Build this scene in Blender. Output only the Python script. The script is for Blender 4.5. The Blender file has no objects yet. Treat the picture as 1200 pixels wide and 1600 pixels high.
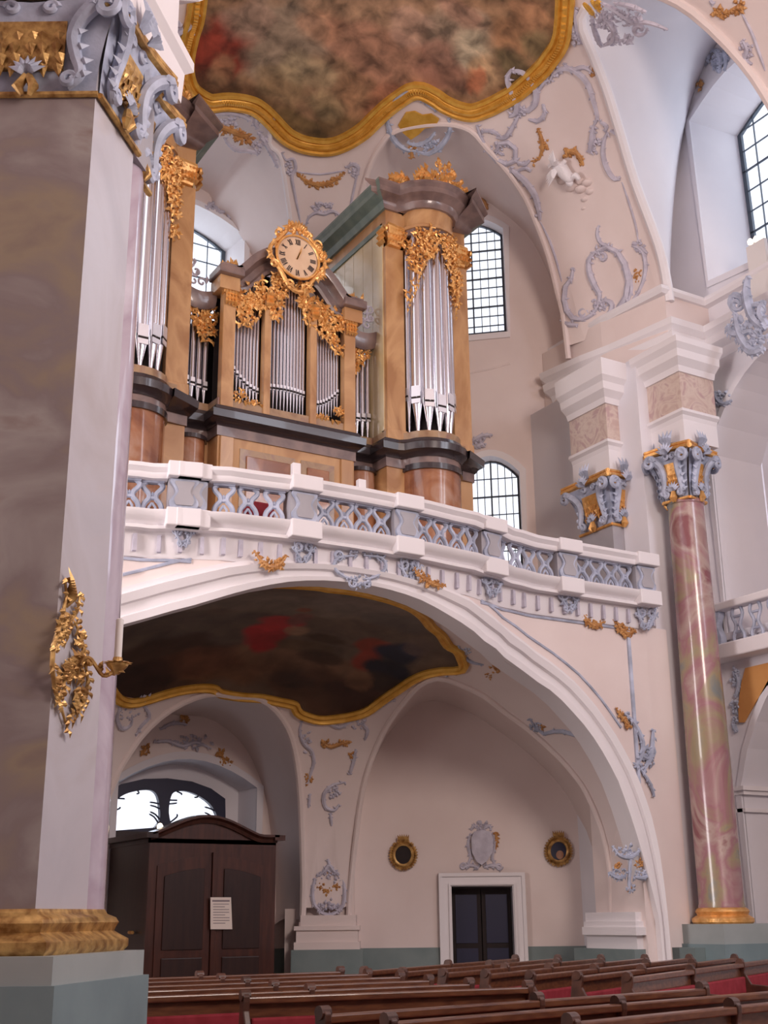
import bpy, math, random
from mathutils import Vector, Matrix
from mathutils.geometry import delaunay_2d_cdt
random.seed(7)
PI = math.pi
D = bpy.data
COL = bpy.context.scene.collection
SC = bpy.context.scene
# ---------------------------------------------------------------- camera, world, light, exposure
F, PITCH, ROLL, HEAD, EYE = 1930.0, math.radians(18.1), math.radians(-0.6), math.radians(31.0), 1.6
_h = Vector((math.sin(HEAD), math.cos(HEAD), 0)); _r = Vector((math.cos(HEAD), -math.sin(HEAD), 0))
CW = _h * math.cos(PITCH) + Vector((0, 0, math.sin(PITCH)))
_u = -_h * math.sin(PITCH) + Vector((0, 0, math.cos(PITCH)))
CR = _r * math.cos(ROLL) + _u * math.sin(ROLL); CU = -_r * math.sin(ROLL) + _u * math.cos(ROLL)
cam = D.objects.new('camera', D.cameras.new('camera')); COL.objects.link(cam)
cam.data.sensor_fit = 'VERTICAL'; cam.data.sensor_height = 24.0; cam.data.lens = 24.0 * F / 1600.0
cam.data.clip_end = 300
m = Matrix((CR, CU, -CW)).transposed().to_4x4(); m.translation = Vector((0, 0, EYE)); cam.matrix_world = m
SC.camera = cam
SC.view_settings.view_transform = 'Standard'; SC.view_settings.look = 'None'
SC.view_settings.gamma = 1.0; SC.view_settings.use_curve_mapping = False
SC.view_settings.exposure = -0.08
W = D.worlds.new('sky'); SC.world = W; W.use_nodes = True
W.node_tree.nodes['Background'].inputs[0].default_value = (0.97, 0.95, 1.0, 1)
W.node_tree.nodes['Background'].inputs[1].default_value = 2.2
def area(name, loc, target, sx, sy, power, col):
    l = D.lights.new(name, 'AREA'); l.shape = 'RECTANGLE'; l.size = sx; l.size_y = sy; l.energy = power; l.color = col
    o = D.objects.new(name, l); COL.objects.link(o); o.location = loc
    o.rotation_euler = (Vector(target) - Vector(loc)).to_track_quat('-Z', 'Y').to_euler(); return o
# daylight that falls in through the tall nave windows on the right, and an added warm fill behind the camera
area('daylight_window', (18.2, 2, 15), (6, 14, 8), 5, 7, 600, (0.80, 0.86, 1.0))
area('daylight_window', (18.2, -5, 15), (6, 16, 8), 5, 7, 600, (0.80, 0.86, 1.0))
area('warm_fill', (9.0, -1, 11.5), (15.5, 20, 11.0), 4, 4, 1500, (1.0, 0.84, 0.76))
area('daylight_window', (22.5, 15.2, 18.2), (18, 15.9, 16.5), 3, 5, 160, (0.92, 0.95, 1.0))
area('daylight_window', (-3.7, 15.3, 9.5), (17, 19, 10.5), 4, 5, 950, (1.0, 0.92, 0.94))
area('daylight_window', (-3.7, 15.3, 4.0), (14, 21, 3.5), 3, 3.5, 420, (1.0, 0.90, 0.86))
area('daylight_window', (9.9, 28.0, 17.2), (9.9, 20, 14.5), 3, 4, 150, (0.92, 0.95, 1.0))
area('daylight_window', (9.6, 26.0, 4.6), (9.6, 22, 2.0), 2.4, 1.2, 40, (0.85, 0.90, 1.0))

# ---------------------------------------------------------------- pixel rays (the place is measured from the photograph)
def ray(x, y):
    return CW + CR * ((x - 600) / F) + CU * ((800 - y) / F)
O = Vector((0, 0, EYE))
def onY(x, y, Y): d = ray(x, y); return O + d * (Y / d.y)
def onX(x, y, X): d = ray(x, y); return O + d * (X / d.x)
def onZ(x, y, Z): d = ray(x, y); return O + d * ((Z - EYE) / d.z)
def onP(x, y, p, n): d = ray(x, y); return O + d * ((Vector(p) - O).dot(n) / d.dot(n))
def SY(Y): return lambda x, y: onY(x, y, Y)
def SX(X): return lambda x, y: onX(x, y, X)
def SP(p, n): n = Vector(n).normalized(); return lambda x, y: onP(x, y, p, n)
class Dome:
    def __init__(s, cx, cy, a, b, z0, H, m): s.cx, s.cy, s.a, s.b, s.z0, s.H, s.m = cx, cy, a, b, z0, H, m
    def r(s, x, y): return math.hypot((x - s.cx) / s.a, max(0, y - s.cy) / s.b)
    def z(s, x, y):
        q = min(s.r(x, y), .9999); return s.z0 + s.H * (1 - q ** s.m) ** (1 / s.m)
    def out(s, p): return s.r(p.x, p.y) >= 1 or p.z > s.z(p.x, p.y)
    def hit(s, px, py):
        d = ray(px, py); t = 2.0; ins = False
        while t < 70:
            o = s.out(O + d * t)
            if ins and o: break
            if not o: ins = True
            t += .15
        lo, hi = t - .15, t
        for _ in range(12):
            mid = (lo + hi) / 2
            if s.out(O + d * mid): hi = mid
            else: lo = mid
        return O + d * lo
AX = 9.65
UP = Dome(9.7, 17, 8.2, 8.3, 13.8, 6.5, 2.0)
LO = Dome(9.7, 17.2, 6.8, 6.2, 1.2, 5.6, 2.6)
def frame_at(surf, px, py):
    p = surf(px, py); a = surf(px + 2, py) - p; b = surf(px, py + 2) - p
    n = a.cross(b)
    n = n.normalized() if n.length > 1e-9 else (O - p).normalized()
    if n.dot(O - p) < 0: n = -n
    return p, n

# ---------------------------------------------------------------- materials
def mat(name, base, rough=.6, metal=0., noise=None, scale=3., spec=.5, bump=0., coat=0., detail=6., dist=0., stretch=(1, 1, 1), ramp=(.35, .65)):
    mt = D.materials.new(name); mt.use_nodes = True; nt = mt.node_tree; b = nt.nodes['Principled BSDF']
    b.inputs['Base Color'].default_value = (*base, 1); b.inputs['Roughness'].default_value = rough
    b.inputs['Metallic'].default_value = metal; b.inputs['Specular IOR Level'].default_value = spec
    b.inputs['Coat Weight'].default_value = coat
    if noise or bump:
        tc = nt.nodes.new('ShaderNodeTexCoord'); mp = nt.nodes.new('ShaderNodeMapping'); mp.inputs['Scale'].default_value = stretch
        ge = nt.nodes.new('ShaderNodeNewGeometry')
        nt.links.new(ge.outputs['Position'], mp.inputs[0])
        nz = nt.nodes.new('ShaderNodeTexNoise'); nz.inputs['Scale'].default_value = scale; nz.inputs['Detail'].default_value = detail
        nz.inputs['Distortion'].default_value = dist
        nt.links.new(mp.outputs[0], nz.inputs['Vector'])
        if noise:
            cr = nt.nodes.new('ShaderNodeValToRGB'); cols = [base] + list(noise)
            cr.color_ramp.elements[0].position = ramp[0]; cr.color_ramp.elements[0].color = (*cols[0], 1)
            cr.color_ramp.elements[1].position = ramp[1]; cr.color_ramp.elements[1].color = (*cols[-1], 1)
            for i, c in enumerate(cols[1:-1]):
                e = cr.color_ramp.elements.new(ramp[0] + (ramp[1] - ramp[0]) * (i + 1) / (len(cols) - 1)); e.color = (*c, 1)
            nt.links.new(nz.outputs['Fac'], cr.inputs[0]); nt.links.new(cr.outputs[0], b.inputs['Base Color'])
        if bump:
            bp = nt.nodes.new('ShaderNodeBump'); bp.inputs['Strength'].default_value = bump; bp.inputs['Distance'].default_value = .02
            n2 = nt.nodes.new('ShaderNodeTexNoise'); n2.inputs['Scale'].default_value = 14; nt.links.new(mp.outputs[0], n2.inputs['Vector'])
            nt.links.new(n2.outputs['Fac'], bp.inputs['Height']); nt.links.new(bp.outputs[0], b.inputs['Normal'])
    return mt
M = {}
M['plaster'] = mat('rose_plaster', (.76, .64, .61), .8, noise=[(.82, .71, .68)], scale=.6)
M['cool'] = mat('pale_plaster', (.74, .72, .77), .8, noise=[(.80, .77, .81)], scale=.5)
M['white'] = mat('white_moulding', (.82, .78, .80), .55)
M['stucco'] = mat('lilac_stucco', (.47, .44, .52), .7, noise=[(.60, .57, .66)], scale=5, bump=.3)
M['stucblue'] = mat('blue_grey_stucco', (.33, .36, .46), .5, noise=[(.52, .56, .70)], scale=4, bump=.3)
M['russet'] = mat('gilded_brown_stucco', (.42, .19, .06), .55, noise=[(.62, .33, .12)], scale=6, bump=.4)
M['gilt'] = mat('gilding', (.72, .36, .10), .40, metal=.6, noise=[(.90, .52, .20)], scale=9, bump=.5)
M['giltdark'] = mat('old_gilding', (.30, .15, .045), .4, metal=.5, noise=[(.72, .46, .17)], scale=9, bump=.5)
M['framegold'] = mat('fresco_frame_gold', (.70, .36, .05), .4, metal=.4, noise=[(.85, .50, .10)], scale=5)
M['blackline'] = mat('black_moulding', (.035, .025, .028), .22, spec=.6, coat=.4)
M['darkmould'] = mat('dark_brown_moulding', (.13, .085, .08), .3, noise=[(.24, .16, .14)], scale=3, coat=.4)
M['case'] = mat('marbled_ochre_case', (.42, .21, .085), .3, noise=[(.55, .31, .14), (.36, .17, .065)], scale=1.3, dist=.9, coat=.3, stretch=(1, 1, .5))
M['casedark'] = mat('marbled_red_brown_case', (.22, .075, .035), .16, noise=[(.36, .15, .07), (.46, .28, .20)], scale=1.0, dist=1.5, coat=.6)
M['casepanel'] = mat('marbled_panel', (.27, .15, .08), .3, noise=[(.38, .24, .13), (.27, .14, .11)], scale=1.6, dist=1.4, coat=.3)
M['caseside'] = mat('cream_boards', (.60, .46, .24), .16, noise=[(.74, .62, .40)], scale=.8, coat=.9)
M['green'] = mat('grey_green_moulding', (.13, .17, .15), .4, noise=[(.20, .24, .20)], scale=3)
M['tin'] = mat('tin_pipe', (.66, .65, .70), .2, metal=1.0)
M['tinlip'] = mat('tin_mouth', (.80, .79, .84), .35, metal=.6)
M['dark'] = mat('dark_inside', (.02, .012, .012), .8)
M['piermarble'] = mat('shaded_beige_marble', (.24, .18, .17), .35, noise=[(.34, .27, .20), (.27, .22, .22), (.38, .34, .33), (.24, .16, .14)], scale=.6, dist=.7, coat=.2, ramp=(.3, .72), stretch=(1, 1, 1.6))  # grey-beige pier marble, shade of the broad face darkened into its colour
M['sidemarble'] = mat('window_lit_marble', (.52, .50, .55), .25, noise=[(.58, .56, .61), (.50, .46, .48)], scale=.7, dist=.8, coat=.3, ramp=(.3, .7))  # same pier's marble, pale lilac window light put into its colour
M['pinkmarble'] = mat('lilac_marble', (.55, .50, .58), .14, noise=[(.42, .34, .42), (.62, .58, .66)], scale=.6, dist=.8, coat=.6, ramp=(.35, .65))
M['colmarble'] = mat('pink_green_marble', (.20, .22, .22), .27, noise=[(.34, .27, .16), (.34, .16, .18), (.44, .32, .28), (.24, .08, .09)], scale=.75, dist=1.0, coat=.5, ramp=(.33, .66), stretch=(1, 1, 1.0))
M['blockmarble'] = mat('rosy_beige_marble', (.55, .40, .36), .3, noise=[(.66, .54, .47), (.50, .34, .33)], scale=2, dist=2.5)
M['dado'] = mat('grey_green_dado', (.17, .22, .22), .5, noise=[(.21, .26, .26)], scale=2)
M['plinth'] = mat('pale_green_plinth', (.34, .38, .38), .5, noise=[(.39, .43, .43)], scale=1.5)
M['plinthlo'] = mat('green_plinth', (.19, .26, .28), .5, noise=[(.23, .31, .33)], scale=1.5)
M['pew'] = mat('pew_wood', (.085, .026, .012), .34, noise=[(.16, .06, .026)], scale=2, stretch=(2, 14, 14), coat=.2)
M['pewend'] = mat('dark_pew_end', (.05, .02, .014), .35, noise=[(.10, .04, .025)], scale=6, coat=.2)
M['red'] = mat('red_cushion', (.22, .010, .02), .85, noise=[(.28, .02, .035)], scale=8)
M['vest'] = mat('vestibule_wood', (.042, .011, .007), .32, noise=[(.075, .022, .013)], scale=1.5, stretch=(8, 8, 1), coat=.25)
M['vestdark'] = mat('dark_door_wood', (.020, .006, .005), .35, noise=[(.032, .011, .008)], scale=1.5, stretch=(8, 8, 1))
M['floor'] = mat('stone_floor', (.23, .20, .18), .4, noise=[(.29, .25, .22)], scale=1.2)
M['lead'] = mat('window_lead', (.07, .09, .12), .6)
M['bluedark'] = mat('blue_black_frame', (.018, .020, .055), .4)
M['candle'] = mat('candle_wax', (.80, .76, .74), .5)
M['paper'] = mat('paper', (.78, .68, .62), .8)
M['ink'] = mat('ink', (.25, .20, .22), .8)
M['dial'] = mat('clock_dial', (.70, .47, .30), .5, noise=[(.76, .54, .36)], scale=3)
M['orange'] = mat('orange_field', (.58, .25, .07), .7, noise=[(.66, .32, .10)], scale=1.5)
M['grey'] = mat('grey_stone', (.36, .34, .37), .5, noise=[(.42, .40, .43)], scale=2)
def glassmat():
    mt = D.materials.new('leaded_glass'); mt.use_nodes = True; nt = mt.node_tree; nt.nodes.clear()
    o = nt.nodes.new('ShaderNodeOutputMaterial'); mx = nt.nodes.new('ShaderNodeMixShader'); mx.inputs[0].default_value = .08
    t = nt.nodes.new('ShaderNodeBsdfTransparent'); t.inputs[0].default_value = (.84, .87, .90, 1); g = nt.nodes.new('ShaderNodeBsdfGlossy'); g.inputs['Roughness'].default_value = .1
    nt.links.new(t.outputs[0], mx.inputs[1]); nt.links.new(g.outputs[0], mx.inputs[2]); nt.links.new(mx.outputs[0], o.inputs[0]); return mt
M['glass'] = glassmat()
def flame():
    mt = D.materials.new('lit_lamp'); mt.use_nodes = True; b = mt.node_tree.nodes['Principled BSDF']
    b.inputs['Emission Color'].default_value = (1, .78, .55, 1); b.inputs['Emission Strength'].default_value = 6; return mt
M['flame'] = flame()
def paintmat(name, rough=.7, sc=3.0, amt=.35):
    mt = D.materials.new(name); mt.use_nodes = True; nt = mt.node_tree; b = nt.nodes['Principled BSDF']
    at = nt.nodes.new('ShaderNodeAttribute'); at.attribute_name = 'Col'
    ge = nt.nodes.new('ShaderNodeNewGeometry'); nz = nt.nodes.new('ShaderNodeTexNoise'); nz.inputs['Scale'].default_value = sc; nz.inputs['Detail'].default_value = 9; nz.inputs['Distortion'].default_value = .35
    nt.links.new(ge.outputs['Position'], nz.inputs['Vector'])
    mr = nt.nodes.new('ShaderNodeMapRange'); mr.inputs['From Min'].default_value = .3; mr.inputs['From Max'].default_value = .7
    mr.inputs['To Min'].default_value = 1 - amt; mr.inputs['To Max'].default_value = 1 + amt
    nt.links.new(nz.outputs['Fac'], mr.inputs[0])
    mu = nt.nodes.new('ShaderNodeVectorMath'); mu.operation = 'SCALE'
    nt.links.new(at.outputs['Color'], mu.inputs[0]); nt.links.new(mr.outputs[0], mu.inputs['Scale'])
    nt.links.new(mu.outputs[0], b.inputs['Base Color']); b.inputs['Roughness'].default_value = rough; return mt
M['fresco'] = paintmat('fresco_paint', sc=2.6, amt=.6)
M['fresco2'] = paintmat('dark_fresco_paint', rough=.6, sc=2.0, amt=.3)

# ---------------------------------------------------------------- mesh helpers
def tag(o, label=None, cat=None, group=None, kind=None):
    if label: o['label'] = label
    if cat: o['category'] = cat
    if group: o['group'] = group
    if kind: o['kind'] = kind
    return o
def empty(name, loc, label=None, cat=None, group=None):
    o = D.objects.new(name, None); COL.objects.link(o); o.location = loc; o.empty_display_size = .2
    return tag(o, label, cat, group)
class MB:
    def __init__(s): s.v = []; s.f = []
    def add(s, vs, fs):
        n = len(s.v); s.v += [tuple(p) for p in vs]; s.f += [tuple(i + n for i in f) for f in fs]; return s
    def box(s, a, b, T=None):
        (x0, y0, z0), (x1, y1, z1) = a, b
        vs = [Vector(p) for p in ((x0, y0, z0), (x1, y0, z0), (x1, y1, z0), (x0, y1, z0), (x0, y0, z1), (x1, y0, z1), (x1, y1, z1), (x0, y1, z1))]
        if T: vs = [T @ p for p in vs]
        return s.add(vs, [(0, 3, 2, 1), (4, 5, 6, 7), (0, 1, 5, 4), (1, 2, 6, 5), (2, 3, 7, 6), (3, 0, 4, 7)])
    def prism(s, poly, ext):          # poly: 3d points of a planar outline, ext: extrusion vector
        n = len(poly); ext = Vector(ext); P = [Vector(p) for p in poly]
        return s.add(P + [p + ext for p in P], [tuple(range(n - 1, -1, -1)), tuple(range(n, 2 * n))] + [(i, (i + 1) % n, n + (i + 1) % n, n + i) for i in range(n)])
    def tube(s, pts, rad, k=6, cap=True, flat=None):
        P = [Vector(p) for p in pts]; n = len(P)
        if n < 2: return s
        R = rad if isinstance(rad, (list, tuple)) else [rad] * n
        vs = []; up = None
        for i in range(n):
            t = (P[min(i + 1, n - 1)] - P[max(i - 1, 0)])
            t = t.normalized() if t.length > 1e-9 else Vector((0, 0, 1))
            if up is None:
                up = flat if flat is not None else (Vector((0, 0, 1)) if abs(t.z) < .9 else Vector((1, 0, 0)))
            a = up - t * up.dot(t)
            a = a.normalized() if a.length > 1e-6 else t.orthogonal().normalized()
            up = a; b = t.cross(a)
            for j in range(k):
                q = 2 * PI * j / k; vs.append(P[i] + (a * math.cos(q) + b * math.sin(q)) * R[i])
        fs = [(i * k + j, i * k + (j + 1) % k, (i + 1) * k + (j + 1) % k, (i + 1) * k + j) for i in range(n - 1) for j in range(k)]
        if cap: fs += [tuple(range(k - 1, -1, -1)), tuple((n - 1) * k + j for j in range(k))]
        return s.add(vs, fs)
    def lathe(s, c, prof, k=16, a0=0, a1=2 * PI, sx=1., sy=1., rot=0):
        full = abs(a1 - a0 - 2 * PI) < 1e-6; kk = k if full else k + 1; vs = []
        for r, z in prof:
            for j in range(kk):
                q = a0 + (a1 - a0) * j / k; x, y = r * sx * math.cos(q), r * sy * math.sin(q)
                vs.append((c[0] + x * math.cos(rot) - y * math.sin(rot), c[1] + x * math.sin(rot) + y * math.cos(rot), c[2] + z))
        n = len(prof); fs = []
        for i in range(n - 1):
            for j in range(k if full else k):
                j2 = (j + 1) % kk if full else j + 1
                fs.append((i * kk + j, i * kk + j2, (i + 1) * kk + j2, (i + 1) * kk + j))
        fs += [tuple(range(kk - 1, -1, -1)), tuple((n - 1) * kk + j for j in range(kk))]
        return s.add(vs, fs)
    def sweep(s, path, prof, closed=False):   # path: plan points (x, y); prof: (offset to the left of travel, z), closed section
        n = len(path); P = [Vector((p[0], p[1])) for p in path]; vs = []
        for i in range(n):
            if closed: a, b = P[i - 1], P[(i + 1) % n]; d1 = (P[i] - a).normalized(); d2 = (b - P[i]).normalized()
            else:
                d1 = (P[i] - P[i - 1]).normalized() if i else (P[1] - P[0]).normalized()
                d2 = (P[i + 1] - P[i]).normalized() if i < n - 1 else d1
            n1 = Vector((-d1.y, d1.x)); n2 = Vector((-d2.y, d2.x)); mm = (n1 + n2)
            mm = mm.normalized() if mm.length > 1e-4 else n1
            k = 1 / max(.35, mm.dot(n1))
            for o, z in prof: q = P[i] + mm * (o * k); vs.append((q.x, q.y, z))
        m_ = len(prof); fs = []
        for i in range(n if closed else n - 1):
            for j in range(m_):
                j2 = (j + 1) % m_; i2 = (i + 1) % n
                fs.append((i * m_ + j, i2 * m_ + j, i2 * m_ + j2, i * m_ + j2))
        if not closed: fs += [tuple(range(m_)), tuple((n - 1) * m_ + j for j in range(m_ - 1, -1, -1))]
        return s.add(vs, fs)
    def grid(s, rows):
        n, k = len(rows), len(rows[0]); vs = [p for r in rows for p in r]
        return s.add(vs, [(i * k + j, i * k + j + 1, (i + 1) * k + j + 1, (i + 1) * k + j) for i in range(n - 1) for j in range(k - 1)])
    def leaf(s, p, d, n, L, w, curl=.4):     # a small pointed leaf lobe of real thickness
        d = d.normalized(); n = (n - d * n.dot(d)).normalized(); b = d.cross(n)
        c0 = p; c1 = p + d * L * .45 + n * L * .28; c2 = p + d * L + n * L * (.28 - curl * .4)
        vs = [c0 + b * w * .35, c0 - b * w * .35, c1 + b * w, c1 + n * w * .7, c1 - b * w, c1 - n * w * .3, c2]
        return s.add(vs, [(0, 3, 1), (0, 2, 3), (1, 3, 4), (0, 5, 2), (1, 4, 5), (0, 1, 5), (2, 6, 3), (3, 6, 4), (2, 5, 6), (5, 4, 6)])
    def build(s, name, m_, parent=None, smooth=False, kind=None, bevel=0):
        me = D.meshes.new(name); me.from_pydata(s.v, [], s.f); me.materials.append(M[m_] if isinstance(m_, str) else m_)
        if smooth: me.polygons.foreach_set('use_smooth', [True] * len(me.polygons))
        o = D.objects.new(name, me); COL.objects.link(o)
        if smooth:
            try: me.set_sharp_from_angle(angle=math.radians(40))
            except Exception: pass
        if parent:
            o.parent = parent
            me.transform(Matrix.Translation(-world_loc(parent)))
        if bevel:
            b = o.modifiers.new('bevel', 'BEVEL'); b.width = bevel; b.segments = 2; b.limit_method = 'ANGLE'
        if kind: o['kind'] = kind
        return o
def world_loc(o):
    l = Vector(o.location)
    while o.parent: o = o.parent; l = l + Vector(o.location)
    return l
def copy_part(src, parent, off):
    c = src.copy(); COL.objects.link(c); c.parent = parent; c.location = Vector(off); return c
def struct(o): o['kind'] = 'structure'; return o
def lerp(a, b, t): return a + (b - a) * t
def smoothpts(P, n=4):
    P = [Vector(p) for p in P]; out = []
    for i in range(len(P) - 1):
        a = P[max(i - 1, 0)]; b = P[i]; c = P[i + 1]; d = P[min(i + 2, len(P) - 1)]
        for j in range(n):
            t = j / n; out.append(.5 * ((2 * b) + (c - a) * t + (2 * a - 5 * b + 4 * c - d) * t * t + (3 * b - a - 3 * c + d) * t ** 3))
    out.append(P[-1]); return out

# ---- carved relief: strokes are laid on a real surface and given thickness
RELIEF = 1.0
def spiral(cx, cy, r, a0, turns, shrink=.25, n=14, sq=1.0):
    out = []
    for i in range(n + 1):
        t = i / n; a = math.radians(a0) + turns * 2 * PI * t; rr = r * lerp(1, shrink, t)
        out.append((cx + rr * math.cos(a), cy + rr * math.sin(a) * sq))
    return out
def stroke(mb, surf, pts, wpx, leaves=0, lift=.4, taper=True, k=6, leafpx=None):
    pts = [(p.x, p.y) for p in smoothpts([(a, b, 0) for a, b in pts], 3)] if len(pts) < 9 else pts
    P = []; N = []
    for x, y in pts: p, n = frame_at(surf, x, y); P.append(p); N.append(n)
    dist = (P[len(P) // 2] - O).length; w = wpx * RELIEF * dist / F
    n = len(P)
    R = [w * (.35 + .65 * math.sin(PI * (i + .6) / (n + .2))) if taper else w for i in range(n)]
    mb.tube([p + q * r * lift for p, q, r in zip(P, N, R)], R, k)
    if leaves:
        L = (leafpx or wpx * 2.4) * dist / F
        for i in range(leaves):
            t = (i + random.random() * .5) / leaves * (n - 1); j = min(int(t), n - 2)
            tan = (P[j + 1] - P[j]); 
            if tan.length < 1e-6: continue
            tan.normalize(); sd = tan.cross(N[j]) * (1 if i % 2 else -1)
            mb.leaf(P[j] + N[j] * w * .2, sd * .8 + tan * random.uniform(.1, .9), N[j], L * random.uniform(.7, 1.2), L * .24)
def cluster(mb, surf, cx, cy, rx, ry, n, lpx):
    for i in range(n):
        a = random.random() * 2 * PI; q = math.sqrt(random.random())
        p, nn = frame_at(surf, cx + rx * q * math.cos(a), cy + ry * q * math.sin(a)); L = lpx * (p - O).length / F * random.uniform(.7, 1.3)
        t = nn.orthogonal(); t.rotate(Matrix.Rotation(random.random() * 6.28, 3, nn))
        mb.leaf(p, t, nn, L, L * .33, random.uniform(.2, .9))
def festoon(mb, surf, a, b, sag, wpx, n=10):
    P = [(lerp(a[0], b[0], t), lerp(a[1], b[1], t) + sag * 4 * t * (1 - t)) for t in [i / n for i in range(n + 1)]]
    stroke(mb, surf, P, wpx * .28, 0)
    for i, (x, y) in enumerate(P):
        k = .45 + .75 * math.sin(PI * i / n); cluster(mb, surf, x, y, wpx * k * .45, wpx * k * .4, 6, wpx * .55 * k + 1.5)

# ================================================================ SETTING
def pip(x, y, poly):
    c = False; j = len(poly) - 1
    for i in range(len(poly)):
        xi, yi = poly[i]; xj, yj = poly[j]
        if (yi > y) != (yj > y) and x < (xj - xi) * (y - yi) / (yj - yi) + xi: c = not c
        j = i
    return c
def dome_mesh(dm, ymin, holes, pic, step, picstep, names, mats, colf):
    pts = []; edges = []
    def ring(poly, closed=True):
        n0 = len(pts); pts.extend(Vector(p) for p in poly); k = len(poly)
        edges.extend((n0 + i, n0 + (i + 1) % k) for i in range(k if closed else k - 1))
    # outer outline
    ol = [(dm.cx + dm.a * .998 * math.cos(t), dm.cy + dm.b * .998 * math.sin(t)) for t in [PI * i / 72 for i in range(73)]]
    yy = dm.cy
    left = []; 
    while yy - .7 > ymin: yy -= .7; left.append(yy)
    ol += [(dm.cx - dm.a * .998, y) for y in left]
    ol += [(dm.cx + dm.a * .998, y) for y in reversed(left)]
    ring(ol)
    for h in holes: ring(h)
    ring(pic)
    for rr in (.12, .25, .38, .5, .6, .7, .78, .85, .9, .94, .965, .985):
        for i in range(1, 60):
            t = PI * i / 60; pts.append(Vector((dm.cx + dm.a * rr * math.cos(t), dm.cy + dm.b * rr * math.sin(t))))
        for y in left:
            pts.append(Vector((dm.cx - dm.a * rr, y))); pts.append(Vector((dm.cx + dm.a * rr, y)))
    xs = [p[0] for p in pic]; ys = [p[1] for p in pic]
    x = min(xs)
    while x < max(xs):
        y = min(ys)
        while y < max(ys):
            if pip(x, y, pic): pts.append(Vector((x + random.uniform(-.01, .01), y + random.uniform(-.01, .01))))
            y += picstep
        x += picstep
    V, E_, Fc, *_ = delaunay_2d_cdt(pts, edges, [], 0, 1e-5)
    A = MB(); B = MB()
    va = [(v.x, v.y, dm.z(v.x, v.y)) for v in V]; fa = []; fb = []
    for f in Fc:
        cx = sum(V[i].x for i in f) / len(f); cy = sum(V[i].y for i in f) / len(f)
        if pip(cx, cy, pic): fb.append(tuple(f)); continue
        if not pip(cx, cy, ol) or any(pip(cx, cy, h) for h in holes): continue
        fa.append(tuple(f))
    def compact(fs):
        used = sorted({i for f in fs for i in f}); mp = {k: i for i, k in enumerate(used)}
        return [va[i] for i in used], [tuple(mp[i] for i in f) for f in fs]
    v, f = compact(fa); A.add(v, f); a = A.build(names[0], mats[0], smooth=True); struct(a)
    v, f = compact(fb); B.add([(p[0], p[1], p[2] - .01) for p in v], f); b = B.build(names[1], mats[1], smooth=True)
    ca = b.data.color_attributes.new('Col', 'FLOAT_COLOR', 'POINT')
    for i, p in enumerate(v): ca.data[i].color = (*colf(p), 1)
    return a, b
def plan(pts): return [(p.x, p.y) for p in pts]
def mirror(pts): return [Vector((2 * AX - p.x, p.y, p.z)) for p in pts]
def hole_of(dm, E_):     # closes a lunette edge curve outwards past the springing
    a, b = E_[0], E_[-1]; c = Vector((dm.cx, dm.cy))
    def outw(p):
        q = Vector((p.x, p.y)); d = q - Vector((dm.cx, min(dm.cy, p.y)))
        return q + d.normalized() * 1.0
    pa, pb = outw(a), outw(b)
    return plan(E_) + [(pb.x, pb.y), (pa.x, pa.y)]
def severy(E_, Wp, name, m_, parent=None, n=6, bow=.15):
    rows = []
    for e, w in zip(E_, Wp):
        rows.append([e.lerp(w, j / n) + Vector((0, 0, bow * math.sin(PI * j / n))) for j in range(n + 1)])
    o = MB().grid(rows).build(name, m_, parent, smooth=True)
    if not parent: struct(o)
    return o
def edge_rib(E_, name, m_, w=.09, parent=None, off=.02):
    mb = MB(); mb.tube([e + Vector((0, 0, -off)) for e in E_], w, 8); return mb.build(name, m_, parent, smooth=True)

# ---- floor
fl = MB().box((-6, -6, -.3), (24, 26, 0)).build('floor', 'floor'); struct(fl)

# ---- upper vault with its lunettes
hR = [(888, 560), (880, 493), (870, 453), (857, 400), (840, 353), (820, 307), (793, 267), (760, 230), (735, 203), (700, 193), (650, 196), (612, 207), (596, 225), (580, 253), (563, 307), (552, 360)]
E_R = smoothpts([UP.hit(*p) for p in hR] + [Vector((13.0, 24.0, UP.z(13.0, 24.0))), Vector((13.15, 24.42, UP.z(13.15, 24.42)))], 3)
cen = [(457, 370), (454, 345), (449, 310), (443, 270), (436, 240), (420, 222)]
cr = [Vector((12.05, 24.92, UP.z(12.05, 24.92))), Vector((11.92, 24.35, UP.z(11.92, 24.35)))] + [UP.hit(*p) for p in cen]
apx = Vector((AX, 21.7, 0)); apx.z = UP.z(AX, 21.7)
cl = mirror(cr)[::-1]
E_C = smoothpts(cr + [Vector((10.3, 21.85, UP.z(10.3, 21.85))), apx, Vector((9.0, 21.85, UP.z(9.0, 21.85)))] + cl, 3)
nv = [(1046, 470), (1042, 442), (1029, 383), (992, 283), (967, 200), (946, 133), (925, 79), (908, 25)]
nr = [UP.hit(*p) for p in nv]
apn = Vector((14.35, 15.0, 0)); apn.z = UP.z(14.35, 15.0)
nl = [Vector((x, y, UP.z(x, y))) for x, y in ((14.85, 14.35), (15.55, 13.95), (16.51, 13.70), (17.15, 13.62), (17.6, 13.58), (17.82, 13.55))]
E_N = smoothpts(nr + [apn] + nl, 3)
E_L = mirror(E_R)
fr_px = [(900, -60), (893, 55), (870, 100), (850, 123), (820, 150), (790, 168), (765, 180), (740, 187), (715, 183), (690, 172), (672, 160), (652, 152), (632, 163), (612, 178), (594, 195), (575, 213), (550, 229), (525, 239), (500, 241), (470, 236), (447, 226), (432, 214), (415, 196), (400, 182), (385, 174), (355, 170), (325, 172), (300, 160), (285, 144), (277, 120), (276, 90), (284, 50), (292, 20), (300, -60)]
fr = [UP.hit(x, y) for x, y in fr_px]
FR = [p for p in fr]
FRpoly = [(p.x, p.y) for p in smoothpts(FR, 3)]
ymx = min(p[1] for p in FRpoly)
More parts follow.
